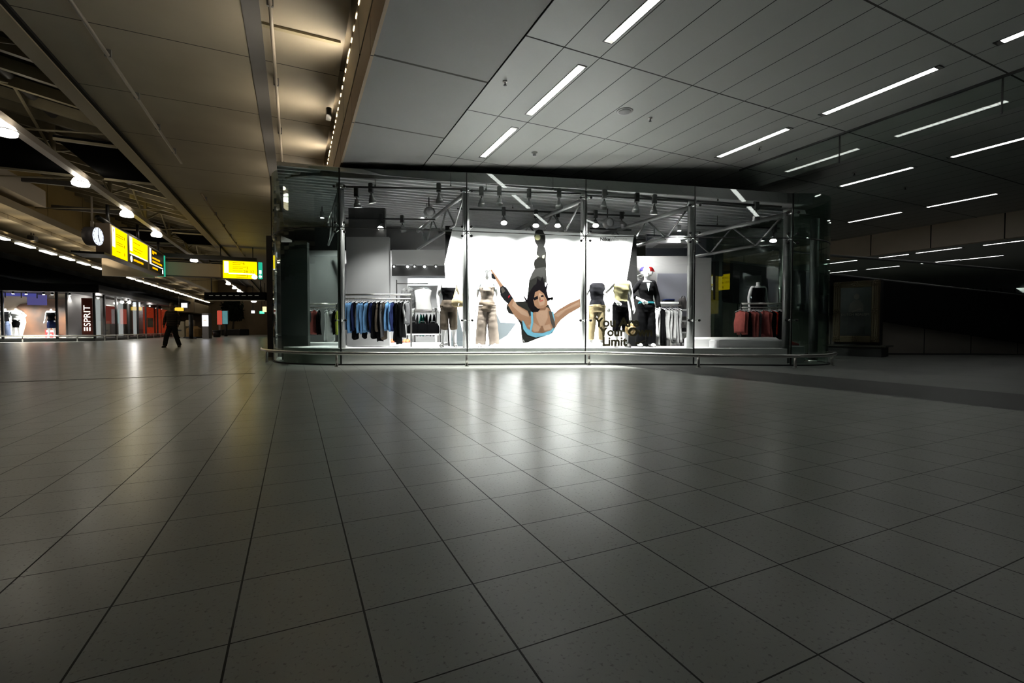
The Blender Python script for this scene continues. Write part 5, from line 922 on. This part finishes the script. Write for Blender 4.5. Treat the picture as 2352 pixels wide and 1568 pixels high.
b = MB(); sx = (c.x - a.x) / 26.5; sz = (a.z - c.z) / 84; zb_ = c.z + 8.5 * sz; x0_ = a.x + 5 * sx; Wd = 16.5 * sx        # letters read upwards
for k in range(3): b.box((x0_ + k * Wd * .40, EY + .09, zb_), (x0_ + k * Wd * .40 + Wd * .20, EY + .1, zb_ + 8.5 * sz))
v, f = text_shape('SPRIT', 1, .003); wd = max(p[0] for p in v); hh = max(p[1] for p in v); L_ = 48.5 * sz
b.add([(x0_ + Wd - p[1] / hh * Wd, EY + .093 - p[2], zb_ + 10 * sz + p[0] / wd * L_) for p in v], f); b.build('letters', emat('sign_letters', (1, .96, .88), 1.6), t)
for px, w in ((60, 30), (30, 40), (120, 18), (100, 24), (160, 22)):
    q = gy(px, 674, EY + .5); t = thing('window_spotlight', f'spotlight at the top of the corner shop window, {["above the white blouse mannequin", "above the dark jacket mannequin", "above the black-top mannequin", "above the red box", "between the picture and the red sign"][(60, 30, 120, 100, 160).index(px)]}', 'spotlight', G(q.x, EY + .5, 2.78), HR, 'corner shop spotlights'); b = MB(); b.cyl((0, 0, 0), (0, 0, .14), .05); b.build('lamp_body', M_track, t); b = MB(); b.cyl((0, 0, -.01), (0, 0, 0), .05); b.build('lens', M_bulb, t); lamp('SPOT', 'beam', t, (0, 0, -.04), w * 26, (1, .96, .9), .05, 1.9, (0, .1, -1), .7)
# side of the corner shop along the corridor
b = MB(); b.box((EX - 1.4, EY + .2, .16), (EX - 1.3, EY + 22, 2.92)); struct('wall_side_shop', b, mat('shop_dim', (.16, .15, .15), .6), 'dim wall behind the side windows of the corner shop', 'wall', HR)
b = MB(); b.box((EX - .02, EY + .1, .2), (EX, EY + 21.5, 2.9)); struct('window_21', b, M_glass, 'side window panes of the corner shop', 'window', HR)
def sidepanel(px0, px1, m, nm, label, cat, z0=.25, z1=2.6, dx=-.4):
    y0, y1 = gx(px0, 740, EX + dx).y, gx(px1, 740, EX + dx).y; t = thing(nm, label, cat, (0, 0, 0), HR); b = MB(); b.box((EX + dx, y0, z0), (EX + dx + .05, y1, z1)); b.build('panel', m, t); b = MB(); b.box((EX + dx - .01, y0 - .03, z1), (EX + dx + .06, y1 + .03, z1 + .05)); b.build('top_rail', M_steel, t); return t
ML = emat('lit_drape', (.75, .77, .76), .55); MR = emat('lit_red', (.50, .045, .015), .55)
sidepanel(217, 229, ML, 'lit_drape', 'white lit panel beside the red letter sign', 'panel'); sidepanel(272, 281, ML, 'lit_drape', 'white lit panel in the middle of the shop side', 'panel'); sidepanel(306, 312, ML, 'lit_drape', 'narrow white lit panel before the red banners', 'panel')
sidepanel(243, 265, emat('faded_red', (.28, .05, .04), .5), 'red_poster', 'faded red poster inside the shop side window', 'poster', 1.1, 2.3); sidepanel(284, 302, M_dark, 'dark_display', 'dark display with small gold bottles in the shop side window', 'display')
t = sidepanel(329, 352, MR, 'red_banner', 'wide red lit banner with pale picture at the far shop side', 'banner'); y0, y1 = gx(338, 740, EX - .35).y, gx(352, 740, EX - .35).y; b = MB(); b.box((EX - .345, y0, .9), (EX - .34, y1, 1.7)); b.build('picture', mat('pale_picture', (.4, .36, .3), .6), t)
sidepanel(358, 368, MR, 'red_banner', 'narrow red lit banner beside the wide one', 'banner'); sidepanel(371, 384, MR, 'red_banner', 'last red lit banner before the walking person', 'banner')
for i, px in enumerate((240, 267, 296, 317, 335, 362)): y = gx(px, 740, EX).y; b = MB(); b.box((EX - .05, y - .06, .16), (EX + .05, y + .06, 2.93)); o = struct('trim_side_post', b, M_dark, f'dark post of the shop side windows, {ordw(i)} from the corner', 'trim', HR)
q = gx(297, 694, EX + .2); t = thing('window_spotlight', 'single dazzling spotlight on the side of the corner shop', 'spotlight', G(q.x, q.y, q.z), HR); b = MB(); b.ball((0, 0, 0), .10); b.build('lamp', emat('dazzle', (1, 1, 1), 30), t); b = MB(); b.cyl((0, 0, .08), (0, 0, .35), .07); b.build('lamp_body', M_track, t); lamp('POINT', 'glow', t, (.3, -.2, -.1), 60, (1, .97, .92), .1)
for i, y in enumerate((EY + 3, EY + 9, EY + 15)):  # fill lights added behind the side windows, each given an invented fixture
    t = thing('added_shop_lamp', f'added fill lamp inside the side windows of the corner shop, {ordw(i)} from the corner', 'lamp', G(EX - .7, y, 2.80), HR, 'added lamps inside the side windows'); b = MB(); b.cyl((0, 0, 0), (0, 0, .12), .10, .06, 14); b.build('shade', M_white2, t); b = MB(); b.ball((0, 0, -.02), .05); b.build('bulb', M_bulb, t); lamp('POINT', 'glow', t, (0, 0, -.16), 50, (1, .9, .85), .1)

# ------------------------------------------------------------------ far corridor
def far(px, py, nm, label, cat): p = fl(px, py); d = (G(p.x, p.y).y); return thing(nm, label, cat, G(p.x, p.y, 0), 0), d / FPX
t, s = far(420, 776, 'transport_case', 'tall pale brown case on castors beside the walking person', 'case'); b = MB(); b.bbox((-9 * s, -.3, 3 * s), (9 * s, .3, 38 * s), .03); b.build('case_body', mat('case_tan', (.30, .24, .15), .6), t); b = MB(); [b.cyl((x * 8 * s, 0, 0), (x * 8 * s, 0, 3 * s), .05) for x in (-1, 1)]; b.build('castor', M_black, t); b = MB(); b.box((-5 * s, -.31, 16 * s), (3 * s, -.3, 19 * s)); b.build('label_plate', M_dark, t)
t, s = far(446, 777, 'stacked_mats', 'brown and tan folded mats stacked on a trolley', 'mats'); b = MB(); b.bbox((-14 * s, -.4, 4 * s), (14 * s, .4, 28 * s), .2); b.build('mat_stack', mat('mat_ochre', (.22, .12, .03), .7, noise=.4, nscale=3), t); b = MB(); b.bbox((-16 * s, -.5, 1 * s), (16 * s, .5, 4 * s), .05); b.build('trolley', M_black, t); b = MB(); b.bbox((-13 * s, -.35, 28 * s), (-3 * s, .35, 42 * s), .05); b.build('carton', mat('carton', (.30, .22, .12), .7), t)
t, s = far(452, 778, 'info_post', 'slim black post between the mats and the kiosk', 'post'); b = MB(); b.cyl((0, -.6, 0), (0, -.6, 55 * s), .14); b.build('post_body', M_black, t); b = MB(); b.cyl((0, -.6, 0), (0, -.6, .05), .35); b.build('foot', M_dark, t)
t, s = far(476, 777, 'kiosk', 'grey information kiosk with a bright white screen', 'kiosk'); b = MB(); b.bbox((-8 * s, -.2, 0), (8 * s, .2, 58 * s), .04); b.build('kiosk_body', mat('kiosk_grey', (.22, .20, .20), .5), t); b = MB(); b.box((-7 * s, -.215, 28 * s), (7 * s, -.2, 53 * s)); sc_ = b.build('screen', emat('kiosk_screen', (.92, .92, 1), 1.8), t); b = MB(); bars(b, -4 * s, 41 * s, (7 * s,), .05, lambda u, v, h: (u, -.216 - h, v), .004); b.build('screen_line', M_signtx, sc_)
t, s = far(498, 774, 'litter_bin', 'small black litter bin beyond the kiosk', 'bin'); b = MB(); b.cyl((0, 0, 0), (0, 0, 14 * s), .28, .33); b.build('bin_body', M_black, t); b = MB(); b.cyl((0, 0, 14 * s), (0, 0, 16 * s), .36); b.build('lid', M_dark, t)
t, s = far(505, 772, 'banner_post', 'tall red advertising panel on a post', 'advertising panel'); b = MB(); b.bbox((-5 * s, -.1, 27 * s), (5 * s, .1, 59 * s), .05); b.build('panel', emat('ad_red', (.55, .08, .05), .7), t); b = MB(); b.cyl((0, 0, 0), (0, 0, 27 * s), .1); b.build('post', M_grey, t)
t, s = far(519, 772, 'poster_stand', 'teal lit advertising panel beside the red one', 'advertising panel'); b = MB(); b.bbox((-7 * s, -.1, 27 * s), (7 * s, .1, 59 * s), .05); b.build('frame', M_dark, t); b = MB(); b.box((-6 * s, -.115, 28 * s), (6 * s, -.1, 58 * s)); b.build('poster', mat('ad_teal', (.08, .22, .24), .5, noise=.5, nscale=2, emit=.5, ecol=(.10, .30, .33)), t); b = MB(); b.cyl((0, 0, 0), (0, 0, 27 * s), .16); b.build('post', M_black, t)
t, s = far(541, 770, 'planter', 'long black planter box in the far corridor', 'planter'); b = MB(); b.bbox((-21 * s, -1, 0), (21 * s, 1, 14 * s), .05); b.build('box', M_black, t); b = MB(); b.box((-20 * s, -.9, 14 * s), (20 * s, .9, 14.5 * s)); b.build('soil', M_deck, t)
rt_ = random.Random(3)
for i, (px, hx) in enumerate(((535, 30), (552, 30), (575, 26))):
    p = fl(px, 769.5); w = G(p.x, p.y) * (1, 1.1, 1.22)[i]; w.z = 0; s = G(p.x, p.y).y / FPX; t = thing('indoor_tree', f'dark leafy indoor tree {["left in the black planter", "just behind the black planter", "behind the bright light boxes"][i]}', 'tree', (w.x, w.y, 14.4 * s if i < 1 else 0), 0, 'indoor trees in the far corridor')
    b = MB(); b.tube([(0, 0, 0), (.1, 0, 15 * s), (0, 0, 35 * s)], [.13, .11, .07], 8); b.build('trunk', mat('bark', (.05, .04, .03), .8), t)
    b = MB()
    for k in range(1500):
        u = Vector((max(-.8, min(.8, rt_.gauss(0, .46))), max(-.6, min(.6, rt_.gauss(0, .3))), max(-.8, min(.8, rt_.gauss(0, .38))))); c_ = Vector((u.x * 22 * s, u.y * 22 * s, (42 + u.z * 26) * s)); d1 = Vector((rt_.uniform(-1, 1), rt_.uniform(-1, 1), rt_.uniform(-1, 1))).normalized() * .30; d2 = d1.orthogonal().normalized() * .12; b.add([c_ - d1, c_ - d2, c_ + d1, c_ + d2], [(0, 1, 2, 3)])
    b.build('foliage', mat('dark_leaf', (.008, .013, .008), .9, spec=.05), t)
for i, (px, col) in enumerate(((564.5, (.75, .35, .55)), (574, (.6, .75, .45)))):
    t, s = far(px, 766, 'light_box', f'{"pink" if i == 0 else "pale green"} lit advertising box in the far corridor', 'light box'); b = MB(); b.bbox((-4 * s, -.1, 16 * s), (4 * s, .1, 37 * s), .03); b.build('frame', M_dark, t); b = MB(); b.box((-3.5 * s, -.115, 17 * s), (3.5 * s, -.1, 36 * s)); b.build('lit_face', emat(f'box_{i}', col, 1.4), t); b = MB(); b.cyl((0, 0, 0), (0, 0, 16 * s), .08); b.build('post', M_grey, t)
t = thing('exit_sign', 'small green lit exit sign near the dark taupe pillar', 'sign', (0, 0, 0)); a, c = at(596, 714.5, 52), at(606, 720, 52); b = MB(); b.box((a.x, 52, c.z), (c.x, 52.1, a.z)); b.build('panel', emat('exit_green', (.1, .8, .45), 1.3), t); b = MB(); b.cyl(((a.x + c.x) / 2, 52.05, a.z), ((a.x + c.x) / 2, 52.05, 5.5), .03); b.build('hanger', M_track, t)
t = thing('small_lit_sign', 'small white lit sign under the far flight board', 'sign', (0, 0, 0)); a, c = at(577, 713, 50), at(584, 719, 50); b = MB(); b.box((a.x, 50, c.z), (c.x, 50.1, a.z)); b.build('panel', emat('white_sign', (.9, .93, 1), 1.6), t); b = MB(); b.cyl(((a.x + c.x) / 2, 50.05, a.z), ((a.x + c.x) / 2, 50.05, 5.5), .03); b.build('hanger', M_track, t)
t = thing('lit_corner_sign', 'yellow and white lit sign beside the dark taupe pillar', 'sign', (0, 0, 0)); a, c = at(603, 704, 48), at(611, 716, 48); b = MB(); b.box((a.x, 48, c.z), (c.x, 48.1, a.z)); b.build('panel', emat('corner_yellow', (1, .75, .3), 1.5), t); b = MB(); b.cyl(((a.x + c.x) / 2, 48.05, a.z), ((a.x + c.x) / 2, 48.05, 5.5), .03); b.build('hanger', M_track, t)
a, c = at(469, 671, 40), at(609, 689, 40); t = thing('flight_board', 'long black flight display board across the far corridor', 'display board', (0, 0, 0)); b = MB(); b.box((a.x, 40, c.z), (c.x, 40.4, a.z)); b.build('board', MATS['matt_black'], t); b = MB(); b.box((a.x, 39.95, c.z - .06), (c.x, 40.45, c.z)); b.build('bottom_edge', M_joist, t)
b = MB()
for k in range(8): q = at(480 + k * 15, 679, 39.99); bars(b, q.x, q.z, (.35,), .05, lambda u, v, h: (u, 39.99 - h, v), .004)
b.build('lettering', mat('dim_print', (.25, .24, .2), .6, emit=.12, ecol=(.6, .6, .5)), t); b = MB(); [b.cyl((x, 40.2, a.z), (x, 40.2, 6.5), .04) for x in (a.x + .5, c.x - .5)]; b.build('hanger', M_track, t)
q = at(583, 692, 40.2); t = thing('downlight', 'bright round lamp under the far flight board', 'lamp', q); b = MB(); b.ball((0, 0, 0), (.22, .22, .09)); b.build('lamp', emat('far_lamp', (1, .95, .9), 8), t); b = MB(); b.cyl((0, 0, .05), (0, 0, c.z - q.z), .05); b.build('stem', M_track, t)
b = MB(); b.box((-13.4, 58.5, 2.5), (-9.6, 58.9, 4.1)); b.box((-10.2, 58.5, 2.5), (-9.6, 75, 3.6)); struct('wall_far_fascia', b, mat('tan_fascia', (.26, .20, .12), .6), 'tan fascia of the farther shops', 'wall', HR)
t = thing('fascia_sign', 'small white lit sign on the farther shop fascia', 'sign', (0, 0, 0)); a, c = at(418, 696, 43), at(430, 706, 43); b = MB(); b.box((a.x, 42.9, c.z), (c.x, 43, a.z)); b.build('panel', emat('white_sign', (.9, .93, 1), 1.6), t); b = MB(); b.box((a.x - .1, 43.0, c.z - .08), (c.x + .1, 43.06, a.z + .08)); b.build('frame', M_black, t)
t = thing('yellow_lamp_sign', 'small yellow lit sign above the walking person', 'sign', (0, 0, 0)); a, c = at(402, 706, 42), at(421, 714, 42); b = MB(); b.bbox((a.x, 41.9, c.z), (c.x, 42.1, a.z), .05); b.build('panel', emat('yellow_sign2', (.9, .55, .05), 1.0), t); b = MB(); b.cyl(((a.x + c.x) / 2, 42, a.z), ((a.x + c.x) / 2, 42, a.z + 1), .03); b.build('hanger', M_track, t)
# grey end pillar beside the bent glass
a, c = at(611, 541, 12.2), at(627, 806, 12.2); b = MB(); b.box((a.x, 12.2, 0), (c.x + .25, 12.8, a.z)); struct('pillar_end', b, mat('taupe_pillar', (.13, .115, .11), .5), 'dark taupe pillar end left of the bent glass', 'pillar')
# lit clerestory panes at the far end of the open roof
t = thing('roof_window', 'pale blue lit window panes at the far end of the open roof', 'window', (0, 0, 0)); bb_ = MB(); a, c = at(440, 572, 62), at(488, 591, 62); bb_.box((a.x, 62.02, c.z), (c.x, 62.15, a.z)); fr_ = bb_.build('frame', M_dark, t)
for (x0, y0, x1, y1) in ((450, 583, 455, 589.5), (456.5, 583, 468, 589.5), (469.5, 583, 473, 589.5), (477, 580, 486, 589.5), (450, 578, 467, 581), (427, 575, 440, 577)):
    a, c = at(x0, y0, 62), at(x1, y1, 62); b = MB(); b.box((a.x, 61.98, c.z), (c.x, 62.02, a.z)); b.build('pane', emat('pale_blue_pane', (.62, .74, .9), 1.0), fr_)
# the walking person
p = fl(396, 797.5); w = G(p.x, p.y); PW = pose(legL=((-.15, -.10, .47), (-.20, -.16, .09)), legR=((.10, .10, .48), (.17, .22, .10)), armL=((-.25, .03, 1.13), (-.24, -.10, .90)), armR=((.26, .02, 1.13), (.26, -.10, .92)))
t = thing('person', 'person in dark striped jumper and dark trousers walking through the hall at the left', 'person', (w.x, w.y, 0), .3, None); SKIN = mat('skin', (.32, .19, .13), .55)
link('body', figure_mesh(PW, SKIN, True, True, .013), t)
shell([(.86, 0, 0, .20, .145), (1.0, 0, 0, .19, .14), (1.15, 0, 0, .18, .13), (1.30, 0, 0, .195, .135), (1.40, 0, 0, .185, .10), (1.45, 0, 0, .10, .08)], 3).build('jumper', lines_mat('striped_knit', (.03, .022, .018), (.075, .055, .04), 0, .09, 0, 0, .03, rough=.9, wall=True), t)
for s in (-1, 1): b = MB(); sleeve(b, PW, s, 6, .07, .045); b.build('sleeve', MATS['striped_knit'], t); leg_cloth(PW, s, .08, .115, .075, s).build('trouser_leg', cloth('dark_trouser', (.035, .035, .032)), t); shoe(t, PW, s, SHOE_B, M_black)
shell([(.80, 0, 0, .165, .125), (.95, 0, 0, .17, .125)], 1).build('trouser_hip', MATS['cloth_dark_trouser'], t)
b = MB(); b.rings([(1.62, 0, .045, .07, .07), (1.68, 0, .022, .085, .10), (1.74, 0, .018, .078, .095), (1.785, 0, .015, .03, .04)], 18); b.build('hair', mat('brown_hair', (.05, .03, .018), .6), t)
for s in (-1, 1): b = MB(); b.ball((s * .03, -.088, 1.655), (.012, .008, .008), 8); b.build('eye', M_black, t)
b = MB(); b.tube([(-.022, -.092, 1.585), (0, -.098, 1.583), (.022, -.092, 1.585)], [.004, .006, .004], 6); b.build('mouth', mat('lips', (.25, .09, .07), .5), t)

# ------------------------------------------------------------------ right side: ramp parapet, framed picture, far grille
RY = 13.4
def RQ(pts, y0, y1): b = MB(); b.prism([(at(px, py, y0).x, at(px, py, y0).z) for px, py in pts], y0, y1, lambda u, v, h: (u, h, v)); return b
struct('wall_right', RQ([(1640, 640), (2420, 700), (2420, 812), (1640, 812)], RY, RY + .2), lines_mat('bronze_panels', (.46, .42, .37), (.02, .02, .02), 1.35, 0, 11.9, 0, .02, rough=.5, wall=True), 'dark bronze panelled wall under the ramp', 'wall')
struct('wall_ramp_parapet', RQ([(1640, 598), (1900, 631), (2420, 688), (2420, 797), (2030, 736), (1640, 688)], RY - .3, RY), M_black, 'black sloping parapet of the ramp', 'wall')
struct('wall_ramp_foot', RQ([(1640, 809), (2420, 813), (2420, 819), (1640, 815)], RY - .08, RY), M_dark, 'dark kick strip below the bronze wall', 'wall')
b = MB(); b.tube([at(px, py, RY - .2) for px, py in ((1640, 596), (1900, 629), (2100, 651), (2420, 687))], .035, 8); struct('trim_cap', b, M_grey, 'grey cap along the black ramp parapet', 'trim')
t = thing('glass_balustrade', 'glass balustrade with dark handrail above the black ramp parapet', 'balustrade', (0, 0, 0)); RQ([(1640, 560), (1900, 587), (2420, 630), (2420, 687), (1900, 630), (1640, 596)], RY - .16, RY - .145).build('glass_sheet', M_curt, t)
b = MB(); b.tube([at(px, py, RY - .15) for px, py in ((1640, 558), (1900, 586), (2141, 604), (2420, 630))], .035, 8); b.build('handrail', M_grey, t)
# framed picture
a, c = at(1913, 720, 13.0), at(2019, 720, 12.2); d = c - a; d.z = 0; wdt = d.length; rz = math.atan2(d.y, d.x); hz0, hz1 = .38, 2.03
t = thing('framed_poster', 'large poster in an ornate gold frame on a dark plinth before the ramp wall', 'framed picture', (a.x, a.y, 0), rz)
MG = mat('dull_gold', (.15, .115, .065), .5, metal=.3, bump=.5, nscale=40); b = MB(); F_ = .17
for (x0, z0, x1, z1) in ((0, hz0, F_, hz1), (wdt - F_, hz0, wdt, hz1), (F_, hz0, wdt - F_, hz0 + F_), (F_, hz1 - F_, wdt - F_, hz1)):
    b.bbox((x0, 0, z0), (x1, .12, z1), .015); vert = z1 - z0 > x1 - x0
    for u in (.25, .55, .8):
        if vert: b.box((x0 + F_ * u - .012, -.022, z0), (x0 + F_ * u + .012, 0, z1))
        else: b.box((x0, -.022, z0 + F_ * u - .012), (x1, 0, z0 + F_ * u + .012))
b.build('frame', MG, t); b = MB()
for (x, z) in ((F_ / 2, hz0 + F_ / 2), (wdt - F_ / 2, hz0 + F_ / 2), (F_ / 2, hz1 - F_ / 2), (wdt - F_ / 2, hz1 - F_ / 2), (F_ / 2, (hz0 + hz1) / 2), (wdt - F_ / 2, (hz0 + hz1) / 2), (wdt / 2, hz0 + F_ / 2), (wdt / 2, hz1 - F_ / 2)):
    for k in range(6): b.ball((x + .05 * math.cos(k * PI / 3), -.02, z + .05 * math.sin(k * PI / 3)), (.032, .02, .032), 8)
    b.ball((x, -.03, z), (.03, .025, .03), 8)
b.build('ornament', MG, t)
b = MB(); b.box((F_, .02, hz0 + F_), (wdt - F_, .1, hz1 - F_)); pr_ = b.build('print', mat('print_dark', (.022, .024, .024), .3), t)
cx_ = wdt * .52; fr = lambda u, v, h: (u, .02 - h, v); b = MB(); b.prism([(cx_ - .20, .6), (cx_ - .19, 1.05), (cx_ - .1, 1.2), (cx_ + .12, 1.2), (cx_ + .2, 1.0), (cx_ + .2, .6)], 0, .002, fr); b.build('printed_skirt', mat('p1', (.012, .013, .014), .4), pr_); b = MB(); b.prism([(cx_ - .18, 1.2), (cx_ - .15, 1.42), (cx_ - .05, 1.52), (cx_ + .06, 1.52), (cx_ + .15, 1.4), (cx_ + .16, 1.2)], .002, .004, fr); b.build('printed_bodice', mat('p2', (.07, .065, .055), .5), pr_)
b = MB(); b.prism([(cx_ + .062 * math.cos(k * PI / 8), 1.61 + .08 * math.sin(k * PI / 8)) for k in range(16)], .004, .006, fr); b.prism([(cx_ - .1, 1.22), (cx_ + .1, 1.30), (cx_ + .1, 1.26), (cx_ - .1, 1.18)], .004, .006, fr); b.build('printed_skin', mat('p3', (.13, .11, .09), .5), pr_)
b = MB(); put_text(b, 'DUTCH REALISM', .085, (wdt / 2 - .33, .012, 1.10), (1, 0, 0), (0, 0, 1), .001); b.build('lettering', mat('p4', (.22, .2, .16), .5), pr_)
b = MB(); b.box((-.1, -.15, 0), (wdt + .1, .55, .26)); b.build('plinth', M_dark, t); b = MB(); b.box((-.16, -.22, .26), (wdt + .2, .6, .30)); b.build('plinth_top', mat('bronze_top', (.08, .075, .06), .35), t); b = MB(); b.box((.0, .12, .30), (wdt, .40, hz1 + .02)); b.build('backing_box', M_black, t)
# far grille and upper hall on the right
b = MB(); b.box((6, 30, -1), (60, 30.3, 8)); struct('wall_right_far', b, lines_mat('dark_grille', (.30, .32, .30), (.008, .009, .008), .9, .7, 0, .2, .12, rough=.6, wall=True), 'dark gridded wall far behind the ramp', 'wall')
for i, (px, py, r) in enumerate([(2323, 629, .16), (2168, 649, .06), (2206, 646, .07), (2231, 640, .06), (2272, 657, .05), (2166, 648, .05)]):
    q = at(px, py, 29.4); t = thing('distant_lamp', f'{"bright" if i == 0 else "tiny"} distant lamp seen through the glass balustrade, {ordw(i)} by size', 'lamp', q, 0, 'distant lamps behind the balustrade'); b = MB(); b.ball((0, 0, 0), r); b.build('bulb', emat('distant_glow', (.95, 1, .97), 6), t); b = MB(); b.cyl((0, 0, 0), (0, .62, r * .5), .03); b.build('bracket', M_black, t)
    if i == 0: lamp('POINT', 'glow', t, (0, -.5, 0), 450, (.95, 1, .97), .15)
